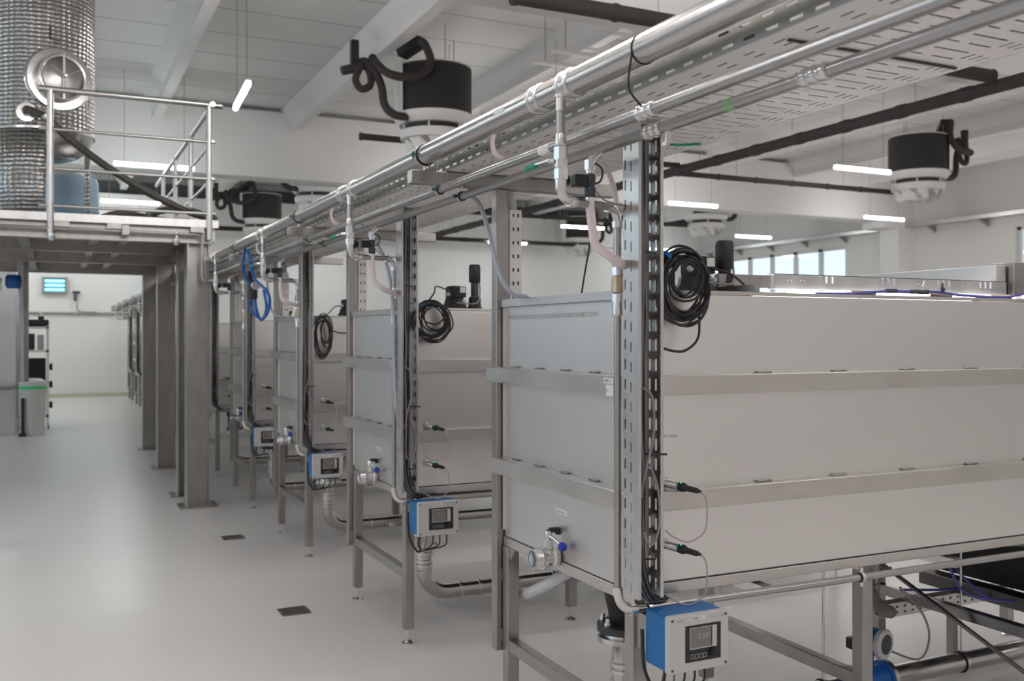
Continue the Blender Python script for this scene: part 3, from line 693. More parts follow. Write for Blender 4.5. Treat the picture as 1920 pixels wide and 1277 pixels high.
# ------------------------------------------------------------------ transmitters
def make_ctrl(line, value):
    x0, x1, yf, yb, z0, z1 = 1.62, 1.834, 2.33, 2.455, .588, .757
    t = thing('control_box', ((x0+x1)/2, yb, z0), '', 'control box', 'blue and grey control boxes')
    MB().box(x0, x1, yf+.022, yb, z0+.004, z1-.004).build('blue_housing', 'blue', t, bevel=.004)
    MB().box(x0-.001, x1+.001, yf, yf+.024, z0, z1).build('front_cover', 'plastic', t, bevel=.004)
    MB().box(x0+.08, x0+.14, yb, 2.524, z0+.05, z1-.03).box(x0+.01,x0+.05,yb,2.5245,z0+.03,z1-.03).build('mounting_bracket', 'frame', t)
    U, W_ = (1,0,0), (0,0,1); wd, ht = x1-x0, z1-z0
    kx, ky = x0+.262*wd, z0+.17*ht; kw, kh = .60*wd, .64*ht
    kp = MB().box(kx, kx+kw, yf-.0012, yf, ky, ky+kh).build('keypad', 'blackpanel', t)
    MB().box(kx+.12*kw, kx+.88*kw, yf-.0022, yf-.0012, ky+.345*kh, ky+.935*kh).build('screen_bezel', 'plastic', kp)
    sc = MB().box(kx+.135*kw, kx+.715*kw, yf-.0030, yf-.0022, ky+.375*kh, ky+.92*kh).build('screen', 'screen', kp)
    MB().box(kx+.715*kw, kx+.745*kw, yf-.0030, yf-.0022, ky+.375*kh, ky+.92*kh).build('screen_edge', 'blackpanel', kp)
    text(value, .024, (kx+.33*kw, yf-.003, ky+.60*kh), U, W_, 'ink', sc)
    for i in range(4):
        bx = kx+(.15+.118*i)*kw; bz = ky+.085*kh; s_ = .088*kw; th = .0009; b = MB()
        for (a, c_, d, e) in ((bx,bx+s_,bz,bz+th),(bx,bx+s_,bz+s_*1.15-th,bz+s_*1.15),(bx,bx+th,bz,bz+s_*1.15),(bx+s_-th,bx+s_,bz,bz+s_*1.15)): b.box(a, c_, yf-.002, yf-.0012, d, e)
        b.build('button', 'plastic', kp)
    MB().lathe([(.014,0),(.014,.008),(.012,.012),(.011,.014)], (kx+.78*kw, yf-.0012, ky+.19*kh), (0,-1,0), 20).build('knob', 'black', kp)
    sticker((x0+.36*wd, yf, z0+.89*ht), U, W_, .24*wd, .07*ht, line, .0105, t)
    text('Endress', .0065, (x0+.13*wd, yf, z0+.895*ht), U, W_, 'ink', t)
    text('Control', .0075, (x0+.68*wd, yf, z0+.90*ht), U, W_, 'ink', t)
    text('EH', .011, (x0+.86*wd, yf, z0+.90*ht), U, W_, 'ink', t)
    for sx in (x0+.05*wd, x1-.05*wd):
        for sz in (z0+.07*ht, z1-.07*ht): MB().lathe([(.0042,0),(.0036,.0015)], (sx,yf,sz), (0,-1,0), 12).build('screw', 'slate', t)
    for i in range(5):
        x = x0+.03+i*.036; q = V((x, yf+.065, z0))
        MB().cyl(q, q+V((0,0,-.014)), .006, seg=8).build('cable_gland', 'black', t)
        MB().tube([q+V((0,0,-.012)), q+V((-.004,.004,-.05-.004*i)), V((x0+.05+.35*(x-x0-.05), yf+.085, z0-.085)), V((x0+.03, yf+.11, z0-.09)), V((x0-.002, yf+.128, z0-.02)), V((x0-.006, yf+.135, z0+.10))], .0035 if i else .006, 6, 5).build('cable', 'greycable' if i == 1 else 'cable', t)
    return t
M['blackpanel'] = mat('black_keypad_film', (.02,.02,.02), .3)
ct = []
for k in range(4):
    c_ = make_ctrl('LINE %d' % (11-k), ['7.09', '7.12', '7.05', '7.10'][k])
    c_.location = V(c_.location) + V((0, PITCH*k, 0))
    c_['label'] = ['large blue and light grey control box at the lower edge, under the nearest tank', 'blue and light grey control box with dark screen under the second tank', 'blue and light grey control box under the third tank', 'small blue and light grey control box under the fourth tank'][k]

# ------------------------------------------------------------------ drains
def make_drain():
    x, y = 1.92, 3.06
    t = thing('drain_pipe', (x, y, 0), '', 'pipe', 'drain pipes under the tanks')
    MB().lathe([(.072,.785),(.075,.77),(.075,.64),(.068,.60),(.056,.55),(.054,.508)], (x,y,0), (0,0,1), 28).box(x-.088,x-.06,y-.03,y+.03,.64,.72).build('valve_body', 'black', t)
    fl = MB(); fl.lathe([(.098,.508),(.098,.482)], (x,y,0), seg=32); f_ = fl.build('flange', 'slate', t)
    for i in range(6):
        a = i*math.pi/3+.2; p = (x+.078*math.cos(a), y+.078*math.sin(a))
        MB().lathe([(.013,.508),(.013,.522),(.008,.522),(.008,.536)], (*p,0), seg=6).build('bolt', 'fitting', f_)
    MB().lathe([(.098,.466),(.098,.446)], (x,y,0), seg=32).lathe([(.07,.482),(.07,.466)], (x,y,0), seg=24).build('steel_flange', 'fitting', t)
    MB().lathe([(.0425,.446),(.0425,.24)], (x,y,0), seg=28).build('down_pipe', 'pipe', t)
    for z in (.345, .275):
        c = MB()
        for d in (-.013, .013): c.lathe([(.0425,-.011),(.048,-.008),(.050,0),(.048,.008),(.0425,.011)], (x,y,z+d), (0,0,1), 28)
        c.build('coupling', 'fitting', t)
    zc = .10
    n = 8; R = .14; pts = [(x+R-R*math.cos(a), y, zc+R-R*math.sin(a)) for a in [math.pi/2*i/n for i in range(n+1)]]
    MB().tube(pts, .0435, 24, 1).build('elbow', 'pipe', t)
    MB().cyl((x+R, y, zc), (4.55, y, zc), .0425, seg=28).build('floor_run', 'pipe', t)
    for xx in (x+R+.08, x+R+.20, 2.75):
        c = MB(); c.lathe([(.0425,-.010),(.049,-.007),(.051,0),(.049,.007),(.0425,.010)], (xx,y,zc), (1,0,0), 28); c.build('coupling', 'fitting', t)
    MB().cyl((2.40,y,zc), (2.40,y-.10,zc-.005), .020, seg=16).lathe([(.022,0),(.026,.004),(.026,.022),(.022,.026)], (2.40,y-.10,zc-.005), (0,-1,0), 16).build('branch_stub', 'fitting', t)
    for xx in (2.9, 3.72):
        c = MB().hoop((xx,y,zc), (1,0,0), .0428, .022, .005, 28).build('clamp', 'rubber', t)
        MB().hoop((xx,y,zc), (1,0,0), .0478, .018, .002, 28).cyl((xx,y,zc+.05),(xx,y,.79),.005,seg=8).build('hanger_rod', 'fitting', c)
    return t
dr = make_drain(); dr['label'] = 'steel drain pipe with black valve under the nearest tank'
for k in range(1, 5): repeat(dr, PITCH*k, 'steel drain pipe with black valve and bend under the %s tank' % nth(k))

# flow meter on the nearest drain
t = thing('flow_meter', (3.16, 3.06, .10), 'flow meter with blue head and round grey display on the nearest drain pipe', 'flow meter')
MB().ring([(.0428,-.08),(.075,-.08),(.075,-.07),(.062,-.065),(.062,.065),(.075,.07),(.075,.08),(.0428,.08)], (3.16,3.06,.10), (1,0,0), 28).build('body', 'hoseblue', t)
MB().hoop((3.07,3.06,.10), (1,0,0), .043, .02, .035, 28).hoop((3.25,3.06,.10), (1,0,0), .043, .02, .035, 28).build('flange', 'fitting', t)
MB().cyl((3.16,3.06,.16), (3.16,3.06,.215), .018, seg=14).build('neck', 'hoseblue', t)
MB().lathe([(.05,-.06),(.058,-.05),(.058,.035),(.05,.045)], (3.17,3.06,.27), (.25,-1,0), 24).build('head', 'hoseblue', t)
h = MB().lathe([(.060,.042),(.064,.048),(.064,.065),(.058,.07)], (3.17,3.06,.27), (.25,-1,0), 28).build('display_cover', 'plastic', t)
MB().lathe([(.042,.0701),(.042,.0712)], (3.17,3.06,.27), (.25,-1,0), 28).build('display', 'slate', h)
MB().box(3.08,3.14,3.07,3.12,.235,.285).build('terminal_box', 'black', t, bevel=.008)
MB().tube([(3.10,3.05,.30),(3.03,3.0,.34),(3.02,2.98,.45),(3.10,2.97,.53),(3.2,2.98,.60)], .005, 6, 5).build('cable', 'greycable', t)
MB().tube([(3.22,3.02,.235),(3.33,2.95,.20),(3.37,2.93,.29),(3.33,2.93,.40),(3.22,2.95,.52)], .005, 6, 5).build('cable', 'greycable', t)
hose('corrugated_hose', [(1.76,3.06,.742),(1.73,3.14,.70),(1.72,3.23,.648),(1.715,3.36,.585),(1.71,3.46,.545),(1.71,3.60,.53),(1.74,3.75,.55)], .021, 'corr', 'pale corrugated hose bending below the nearest sampling valve', ribs=30)
hose('corrugated_hose', [(3.30,3.22,.60),(3.30,3.21,.50),(3.33,3.2,.40),(3.38,3.2,.345),(3.46,3.22,.315)], .026, 'greycorr', 'grey corrugated hose under the right part of the nearest tank', ribs=30)
t = thing('floor_cable_channel', (3.9,3.26,.24), 'small perforated channel below the nearest tank, beside the grey corrugated hose', 'cable tray')
hs = [(.012,.022,.02+i*.05,.035+i*.05) for i in range(16)]+[(.038,.048,.02+i*.05,.035+i*.05) for i in range(16)]
MB().perf((3.44,3.24,.285), (0,0,1), (1,0,0), .06, .85, hs, .002).box(3.44,4.29,3.24,3.30,.283,.285).box(3.44,4.29,3.298,3.30,.285,.345).build('channel_sheet', 'zinc', t)
MB().box(3.9,3.93,3.25,3.29,0,.283).build('stand', 'frame', t)
t = thing('support_trestle', (3.7,3.0,0), 'dark steel trestle of crossed bars beneath the nearest tank at the lower right', 'frame')
m_ = MB(); m_.bar((3.05,3.35,.74), (3.95,2.62,.44), .05, .06); m_.build('cross_bar', 'slate2', t) if False else None
M['dark'] = mat('dark_weathered_steel', (.20,.19,.185), .4, 1)
MB().bar((3.36,3.30,.60), (3.72,2.66,.12), .03, .012).build('diagonal_strut', 'dark', t, bevel=.002)
MB().bar((3.0,3.40,.70), (4.3,2.62,.66), .05, .05).build('cross_bar', 'dark', t, bevel=.003)
MB().bar((3.25,3.42,.72), (4.5,2.78,.70), .05, .04).build('cross_bar', 'dark', t, bevel=.003)
MB().box(3.68,3.72,2.64,2.70,0,.14).build('foot_post', 'dark', t)
MB().box(3.96,4.5,2.60,3.42,.425,.740).build('black_tub', 'tankside', t)  # near-black colour stands for the shaded hollow below the tank
MB().box(3.86,3.95,2.60,3.42,.36,.422).build('tub_rail', 'dark', t, bevel=.003)
for i, pts in enumerate([[(3.45,3.0,.735),(3.50,2.95,.60),(3.62,2.95,.45),(3.85,2.9,.40),(4.2,2.9,.38)], [(3.7,3.2,.735),(3.75,3.1,.5),(3.9,3.0,.36),(4.2,2.9,.30)], [(3.55,3.25,.40),(3.8,3.2,.385),(4.2,3.15,.37)]]):
    hose('air_line', pts, .006, 'violet', ['dark blue air line curving in front of the trestle', 'dark blue air line crossing behind the trestle, lowest of three', 'dark blue air line running level behind the trestle'][i], 'hose', 8, 'dark blue air lines')
t = thing('bracket_channel', (2.2, 2.6, .70), 'short open steel channel under the side rail of the nearest tank', 'bracket')
mb = MB()
for x in (2.105, 3.0):
    mb = MB(); mb.box(x,x+.04,2.50,2.75,.752,.755).box(x,x+.04,2.50,2.75,.722,.725).box(x,x+.003,2.50,2.75,.725,.752).box(x+.037,x+.04,2.50,2.75,.725,.752); mb.build('channel', 'fitting', t)

# ------------------------------------------------------------------ instruments on the tank tops
def make_motor():
    x, y, z = 2.02, 2.75, 1.725
    t = thing('stirrer_motor', (x, y, z), '', 'motor', 'black motors on the tank rims')
    MB().box(x-.10, x+.22, 2.53, y+.08, z-.003, z+.002).build('cover_plate', 'frame', t)
    MB().lathe([(.078,.002),(.078,.012),(.062,.035),(.056,.06),(.052,.065)], (x,y,z), seg=8).build('base', 'black', t, bevel=.004)
    MB().lathe([(.048,.06),(.050,.075),(.050,.122),(.044,.132),(.02,.135)], (x,y,z), seg=10).box(x-.01,x+.05,y-.05,y-.02,z+.07,z+.13).build('housing', 'black', t, bevel=.004)
    MB().box(x+.012,x+.044,y-.0525,y-.05,z+.095,z+.125).build('rating_plate', 'label', t)
    for dx, dz in ((-.055,.085),(.03,.048)):
        MB().lathe([(.011,0),(.011,.018),(.008,.02),(.008,.028)], (x+dx,y-.045,z+dz), (-.5 if dx < 0 else .1,-1,0), 10).build('connector', 'plastic', t)
    return t
mo = make_motor(); mo['label'] = 'black motor on the rim of the nearest tank, behind the cable coil'
repeat(mo, 4.98-2.75, 'black motor with two round plugs on the rim of the second tank')
repeat(mo, 7.15-2.75, 'black motor with two round plugs on the rim of the third tank')
repeat(mo, 9.30-2.75, 'black motor on the rim of the fourth tank')
def make_rod(h):
    x, y, z = 2.147, 2.75, 1.727
    t = thing('level_sensor', (x, y, z), '', 'sensor', 'upright black level sensors')
    MB().lathe([(.044,0),(.044,.012),(.038,.02),(.036,.070),(.030,.074)], (x,y,z), seg=8).build('base', 'black', t, bevel=.003)
    MB().cyl((x,y,z+.07), (x,y,z+h-.09), .022, seg=18).build('tube', 'slate', t)
    MB().lathe([(.031,h-.10),(.033,h-.095),(.033,h-.012),(.028,h)], (x,y,z), seg=20).build('cap', 'black', t)
    MB().tube([(x+.026,y-.01,z+h-.10),(x+.026,y-.015,z+.10),(x+.0,y-.05,z+.045),(x-.06,y-.09,z+.03),(x-.15,y-.10,z+.035)], .004, 6, 5).build('cable', 'greycable', t)
    return t
rd = make_rod(.19); rd['label'] = 'upright black sensor tube on the rim of the nearest tank'
r2 = make_rod(.255); r2.location = V(r2.location)+V((-.005, 4.98-2.75, 0)); r2['label'] = 'tall upright black sensor tube on the rim of the second tank'
repeat(r2, 9.30-4.98, 'upright black sensor tube on the rim of the fourth tank')

def coil(cx, cy, cz, rx, rz, n, seed, label, tail):
    random.seed(seed)
    t = thing('cable_coil', (cx, cy, cz-rz), label, 'cable', 'cable coils hung beside the trays')
    for i in range(n):
        a0 = random.uniform(0, 6.28); f = random.uniform(.80, 1.06) if i % 4 else random.uniform(.45, .75); ox, oz = random.uniform(-.012,.014)+(.02 if i % 4 == 0 else 0), random.uniform(-.016,.012)+(.03 if i % 4 == 0 else 0)
        pts = [(cx+ox+rx*f*math.cos(a0+q)*(1+.05*math.sin(3*q+i)), cy+random.uniform(-.012,.016)-.004*i/n, cz+oz+rz*f*math.sin(a0+q)*(1+.04*math.cos(2*q+i))) for q in [2*math.pi*j/12 for j in range(12)]]
        MB().tube(pts, .0042, 6, 4, closed=True).build('loop', 'cable', t)
    MB().tube(tail, .0042, 6, 5).build('tail', 'cable', t)
    MB().hoop((cx-rx*.62, cy, cz+rz*.78), (.7,0,.7), .014, .014, .002, 12).bar((cx-rx*.62,cy,cz+rz*.9),(cx-rx*1.15,cy+.01,cz+rz*.92),.012,.003).build('velcro_tie', 'blue', t)
    return t
coil(1.752, 2.448, 1.738, .098, .112, 16, 4, 'thick coil of black cable hung on the tray of the nearest tank', [(1.815,2.45,1.66),(1.815,2.455,1.575),(1.77,2.46,1.535),(1.72,2.465,1.535),(1.672,2.47,1.55)])
coil(1.735, 2.452+PITCH, 1.655, .100, .098, 12, 9, 'round coil of black cable hung on the tray of the second tank', [(1.78,4.58,1.6),(1.75,4.6,1.57),(1.70,4.61,1.60),(1.68,4.61,1.66),(1.67,4.615,1.72)])
coil(1.722, 2.452+2*PITCH, 1.575, .060, .150, 9, 12, 'long drooping coil of black cable on the tray of the third tank', [(1.78,6.71,1.62),(1.86,6.74,1.60),(1.95,6.76,1.61),(2.1,6.77,1.63)])
hose('motor_lead', [(1.80,2.46,1.66),(1.86,2.50,1.66),(1.94,2.56,1.665),(2.06,2.58,1.68),(2.13,2.60,1.73),(2.11,2.66,1.79),(2.05,2.70,1.815)], .0042, 'cable', 'black lead from the cable coil to the motor of the nearest tank', 'cable', 6, 'motor leads')
hose('motor_lead', [(1.70,4.59,1.735),(1.76,4.62,1.80),(1.84,4.80,1.845),(1.95,4.90,1.83)], .0042, 'cable', 'black lead arching from the coil to the motor of the second tank', 'cable', 6, 'motor leads')
hose('motor_lead', [(1.72,6.73,1.70),(1.80,6.85,1.75),(1.9,7.05,1.80),(1.96,7.10,1.805)], .0042, 'cable', 'black lead arching from the coil to the motor of the third tank', 'cable', 6, 'motor leads')

# light hood on the nearest tank
t = thing('light_hood', (2.95, 3.0, 1.725), 'light hood with a slotted steel channel on the top of the nearest tank', 'light fixture')
hs = []
for gx in (.21, .52, .82, 1.06):
    for j in range(3): hs.append((.022,.048,gx+j*.03,gx+j*.03+.010))
for gx in (.06,.12,.34,.40,.64,.70,.94): hs += [(.027,.032,gx,gx+.005),(.027,.032,gx+.016,gx+.021)]
MB().perf((2.33,2.70,1.752), (0,0,1), (1,0,0), .052, 1.22, hs, .002).box(2.33,3.55,2.70,2.74,1.802,1.804).box(2.33,3.55,2.70,2.74,1.750,1.752).build('slotted_channel', 'zinc', t)
MB().box(2.10,2.33,2.72,2.74,1.752,1.798).build('channel_extension', 'frame', t)
MB().box(3.50,3.56,2.71,3.55,1.74,1.872).build('end_box', 'panel', t, bevel=.002)
MB().box(3.57,3.80,2.68,2.80,1.70,1.885).build('ballast_box', 'frame', t, bevel=.003)
for i in range(3):
    MB().cyl((2.35,2.66+.09*i+(0.03 if i else 0),1.735), (3.55,2.66+.09*i+(0.03 if i else 0),1.735), .007, seg=10).build('lamp_tube', 'tanklight', t)
for x in (2.10, 3.58): MB().box(x, x+.02, 2.53, 3.48, 1.7252, 1.752).build('cross_rail', 'frame', t)
for i, x in enumerate((2.62, 3.02, 3.36)):
    MB().cyl((x,2.63,1.7255+.011), (x+.12,2.63,1.7255+.011), .010, seg=10).cyl((x+.05,2.63,1.745),(x+.05,2.63,1.70),.003,seg=6).build('holder', 'brass', t)
t = thing('air_tube', (3.0,2.60,1.73), 'violet and blue air tube with fittings along the top of the nearest tank', 'hose')
MB().tube([(2.43,2.60,1.730),(2.60,2.60,1.733),(2.77,2.60,1.7445),(2.89,2.60,1.746),(3.035,2.60,1.747),(3.15,2.60,1.738),(3.33,2.60,1.733),(3.44,2.60,1.736),(3.56,2.60,1.760),(3.75,2.60,1.80)], .005, 8, 6).build('tube', 'violet', t)
for x in (2.77, 2.89, 2.935): MB().cyl((x,2.60,1.7455), (x+.05,2.60,1.7465), .0085, seg=10).build('coupling', 'slate', t)
MB().lathe([(.006,0),(.010,.006),(.010,.014),(.004,.02),(.004,.035)], (3.06,2.60,1.747), (0,0,1), 10).build('needle_valve', 'slate', t)
MB().lathe([(.006,0),(.008,.006),(.008,.02),(.004,.024),(.003,.04)], (2.955,2.60,1.75), (.3,0,1), 10).build('needle_valve', 'fitting', t)

# ------------------------------------------------------------------ drum heaters on the ceiling
def make_fan():
    x, y = 4.65, 12.2
    t = thing('drum_heater', (x, y, 4.05), '', 'heater', 'black and white drum heaters under the ceiling')
    pr = [(.05,4.64)]
    for i in range(24): pr += [(.50,4.642+i*.026),(.508,4.648+i*.026),(.508,4.660+i*.026),(.50,4.666+i*.026)]
    pr += [(.05,5.27)]
    MB().lathe(pr, (x,y,0), seg=48).build('finned_coil', 'coilblk', t)
    MB().lathe([(.40,5.27),(.515,5.272),(.515,5.285),(.05,5.31)], (x,y,0), seg=40).build('top_cap', 'white', t)
    c = MB(); a0 = math.radians(178); c.lathe([(.512,4.64),(.53,4.64),(.53,5.30),(.512,5.30)], (x,y,0), seg=8, ref=(1,0,0), arc=(math.radians(140),math.radians(198))); c.build('side_cover', 'white', t)
    MB().lathe([(.40,4.64),(.535,4.64),(.54,4.60),(.52,4.55),(.47,4.50),(.40,4.50)], (x,y,0), seg=40).build('base_ring', 'white', t)
    MB().lathe([(.39,4.50),(.39,4.42)], (x,y,0), seg=32).build('fan_opening', 'black', t)
    MB().lathe([(.36,4.42),(.46,4.425),(.465,4.40),(.45,4.31),(.36,4.31)], (x,y,0), seg=40).build('lower_ring', 'white', t)
    for i in range(6):
        a = i*math.pi/3; MB().bar((x+.43*math.cos(a),y+.43*math.sin(a),4.50), (x+.43*math.cos(a),y+.43*math.sin(a),4.42), .02, .02).build('spacer', 'white', t)
    for i in range(8):
        a = i*math.pi/4+.2; ca, sa = math.cos(a), math.sin(a); vs = []
        for j in range(6):
            q = j/5
            for s in (0, 1):
                rr = .40-.24*q*s*.6-.03*q; tw = (.55*q)*(1 if s else .6); b = a+tw+(.42 if s else 0)
                vs.append((x+rr*math.cos(b), y+rr*math.sin(b), 4.315-.19*q))
        n = len(vs); up = [(p[0]*1.0, p[1], p[2]+.012) for p in vs]
        fs = [(2*j,2*j+1,2*j+3,2*j+2) for j in range(5)]; fs2 = [(n+2*j+2,n+2*j+3,n+2*j+1,n+2*j) for j in range(5)]
        side = [(2*j+2,2*j+2+n,2*j+n,2*j) for j in range(5)]+[(2*j+1,2*j+1+n,2*j+3+n,2*j+3) for j in range(5)]+[(0,n,n+1,1),(n-2,n-1,2*n-1,2*n-2)]
        MB().add(vs+up, fs+fs2+side).build('louvre_blade', 'white', t)
    MB().lathe([(.16,4.31),(.14,4.14)], (x,y,0), seg=20).build('hub', 'white', t)
    for i in range(3):
        a = i*2.1+.5; MB().cyl((x+.42*math.cos(a),y+.42*math.sin(a),5.28), (x+.42*math.cos(a),y+.42*math.sin(a),ZC), .006, seg=6).build('hanging_rod', 'frame', t)
    return t
fan = make_fan()
def fan_hoses(fx, fy, side=1):
    t = thing('heater_hose_set', (fx-.8*side, fy, 4.5), '', 'hose', 'black insulated hoses at the heaters')
    s = side
    P = lambda dx, dy, z: (fx+dx*s, fy+dy, z)
    MB().tube([P(-.36,-.42,5.42),P(-.30,-.46,5.36),P(-.24,-.50,5.15),P(-.34,-.52,4.98),P(-.55,-.5,4.90),P(-.78,-.4,4.95),P(-.88,-.2,5.12),P(-.90,-.1,5.22)], .055, 10, 5).build('hose', 'foam', t)
    MB().tube([P(-1.16,-.05,5.05),P(-1.02,-.05,5.16),P(-.92,-.12,5.10),P(-.80,-.16,4.86),P(-.76,-.18,4.60),P(-.64,-.2,4.48),P(-.45,-.2,4.46)], .055, 10, 5).build('hose', 'foam', t)
    MB().tube([P(-1.05,-.1,5.10),P(-1.13,-.12,4.90),P(-1.06,-.14,4.78),P(-.94,-.14,4.84),P(-.93,-.1,5.0),P(-1.0,-.05,5.14)], .048, 10, 5).build('hose', 'foam', t)
    MB().box(fx-1.13*s-.05, fx-1.13*s+.05, fy-.12, fy-.02, 5.0, 5.42).build('stop_valve', 'black', t, bevel=.01)
    MB().cyl(P(-1.30,-.08,5.0), P(-1.05,-.08,5.08), .06, seg=12).build('pipe_end', 'foam', t)
    MB().bar(P(-.5,-.1,5.30),P(-.30,-.38,5.44),.2,.10).build('pipe_cover', 'black', t)
    return t
FANS = [(4.65,12.2,'drum heater with looping black hoses, largest, above the overhead pipe'), (4.77,19.0,'drum heater just behind the long girder on the left, only its white louvres in view'),
        (4.80,25.0,'small far drum heater seen between the platform column and the overhead pipe'), (14.2,12.6,'drum heater on the right, above the lamp by the white pillar'),
        (14.5,19.3,'drum heater behind the long girder on the right, only white louvres in view'), (14.5,25.7,'farthest drum heater, seen behind the pale pink hose')]
FL = ['looping black hoses on the left of the largest drum heater', 'black hoses of the drum heater just behind the girder on the left', 'black hoses of the small far drum heater beside the platform', 'black hoses on the right side of the right drum heater', 'black hoses of the right heater behind the girder', 'black hoses of the farthest drum heater']
for i, (x, y, lb) in enumerate(FANS):
    o = fan if i == 0 else copy_tree(fan)
    o.location = (x, y, 3.96); o['label'] = lb
    if i == 3: o.rotation_euler = (0, 0, math.radians(160))
    h = fan_hoses(x, y, -1 if i >= 3 else 1); h['label'] = FL[i]

# insulated black pipes
t = thing('insulated_pipe', (9.2, 13, 4.22), 'thick black insulated pipe running below the roof along the hall', 'pipe', 'black insulated ceiling pipes')
zp = 4.28; XP = 9.2
rr = lambda q: .075+.010*(1 if (q*27) % 1 < .16 else 0)+.001*math.sin(q*140)
MB().tube([(XP, 3+i*.05, zp) for i in range(480)], .075, 14, 1, radii=rr).build('pipe_run', 'foam', t)
for j in range(11):
    y = 4+j*2.1; MB().cyl((XP,y,zp+.07),(XP,y,ZC),.005,seg=6).build('hanging_rod', 'frame', t)
def branch(xa, xb, y, z, label, r=.045):
    t = thing('branch_pipe', ((xa+xb)/2, y, z), label, 'pipe', 'black insulated ceiling pipes')
    MB().tube([(xa+(xb-xa)*i/200, y, z) for i in range(201)], r, 12, 1, radii=lambda q: r+.010*(1 if (q*6) % 1 < .06 else 0)+.001*math.sin(q*40)).build('pipe_run', 'foam', t)
    n = max(2, int(abs(xb-xa)/2))
    for j in range(n): x = xa+(xb-xa)*(j+.5)/n; MB().cyl((x,y,z+r),(x,y,ZC),.004,seg=6).build('hanging_rod', 'frame', t)
branch(3.81, 9.13, 12.88, 4.34, 'short black branch pipe with a capped end under the largest drum heater')
branch(9.27, 14.1, 13.1, 4.26, 'black branch pipe running to the right drum heater')
branch(5.0, 9.13, 19.3, 4.30, 'black branch pipe behind the girder, left of the thick pipe')
branch(9.27, 14.3, 19.5, 4.30, 'black branch pipe behind the girder, right of the thick pipe')
branch(3.0, 14.3, 25.4, 4.34, 'black branch pipe along the far wall', .06)
branch(3.4, 9.13, 7.12, 4.38, 'black pipe under the near girder, crossing above the main pipe', .07)
t = thing('conduit_rail', (7.0, 13.5, 5.2), 'pair of thin grey conduits hung under the roof, right of the largest heater', 'conduit')
for dy in (0, .55): MB().cyl((5.6,10.6+dy,5.15), (8.2,10.6+dy,5.15), .03, seg=10).build('conduit', 'white', t)
for x in (5.8, 8.0):
    for dy in (0, .55): MB().cyl((x,10.6+dy,5.17),(x,10.6+dy,ZC),.006,seg=6).build('hanging_rod', 'frame', t)

# tray along the right wall
t = thing('wall_cable_tray', (19.7, 15, 4.25), 'long galvanised cable tray on brackets along the window wall', 'cable tray')
MB().box(19.55,19.88,6.0,27.0,4.33,4.335).box(19.55,19.555,6.0,27.0,4.335,4.42).build('tray_sheet', 'zinc', t)
for i in range(14):
    y = 6.6+i*1.5; m_ = MB(); m_.add([(19.56,y-.02,4.33),(19.88,y-.02,4.33),(19.88,y-.02,4.16),(19.56,y+.02,4.33),(19.88,y+.02,4.33),(19.88,y+.02,4.16)], [(0,1,2),(5,4,3),(0,2,5,3),(2,1,4,5),(1,0,3,4)]); m_.build('bracket', 'frame', t)

# ------------------------------------------------------------------ mezzanine
t = thing('steel_platform', (-.9, 11.8, 0), 'raised steel platform on columns at the left', 'platform')
xr, xl, ya, yb, zt, zbm = 1.32, -3.4, 9.2, 14.45, 2.60, 2.43
def ibeam_x(mb, y, x0, x1, z0, z1, wd=.09, th=.012):
    mb.box(x0, x1, y, y+th, z0, z1); mb.box(x0, x1, y-.02, y+wd, z0, z0+th); mb.box(x0, x1, y-.02, y+wd, z1-th, z1)
for y in (9.22, 10.6, 12.2, 14.3):
    m_ = MB(); ibeam_x(m_, y, xl, xr, zbm, zt); m_.build('cross_beam', 'frame', t)
for x in (xr-.02, -.25, -1.8, xl):
    MB().box(x-.05, x+.05, 9.24, 14.4, zbm+.02, zt-.015).build('long_beam', 'frame', t)
for x in (.35, .62): MB().box(x-.04, x+.04, 9.33, 14.3, 2.50, 2.58).build('joist', 'frame', t)
MB().box(xl, xr+.02, ya, yb, zt, zt+.025).build('deck_plate', 'zinc', t)
MB().box(xl, xr+.05, ya-.05, ya-.02, zt-.03, zt+.045).build('toe_board', 'zinc', t, bevel=.004)
for x in (-.0, .42, 1.12): MB().box(x, x+.12, ya-.062, ya-.05+.03, zt-.075, zt-.03).build('fixing_plate', 'frame', t)
def column(x, y):
    c = MB(); w2 = .1
    c.box(x-w2, x-w2+.011, y-.1, y+.1, .012, zbm); c.box(x+w2-.011, x+w2, y-.1, y+.1, .012, zbm); c.box(x-w2+.011, x+w2-.011, y-.004, y+.004, .012, zbm)
    co = c.build('column', 'frame', t)
    bp = MB().box(x-.17, x+.17, y-.15, y+.15, 0, .014)
    b_ = bp.build('base_plate', 'frame', co)
for x, y in ((1.20,9.32),(1.20,10.02),(1.21,12.2),(1.21,14.3)): column(x, y)
for x, y in ((-3.3,9.32),(-3.3,14.3)): column(x, y)
MB().tube([(-3.3,9.14,2.52),(1.18,9.14,2.50),(1.21,9.14,2.49),(1.22,9.14,2.46),(1.22,9.14,2.12),(1.23,9.14,2.085),(1.26,9.14,2.08),(1.36,9.14,2.08)], .016, 8, 1).build('conduit', 'frame', t)
MB().box(.54,.60,9.09,9.16,2.47,2.56).build('junction_box', 'plastic', t, bevel=.006)
for x in (-.02, 1.0): MB().lathe([(.02,0),(.03,.02),(.03,.06),(.012,.07),(.012,.12)], (x,9.14,2.40), seg=10).build('nozzle', 'fitting', t)

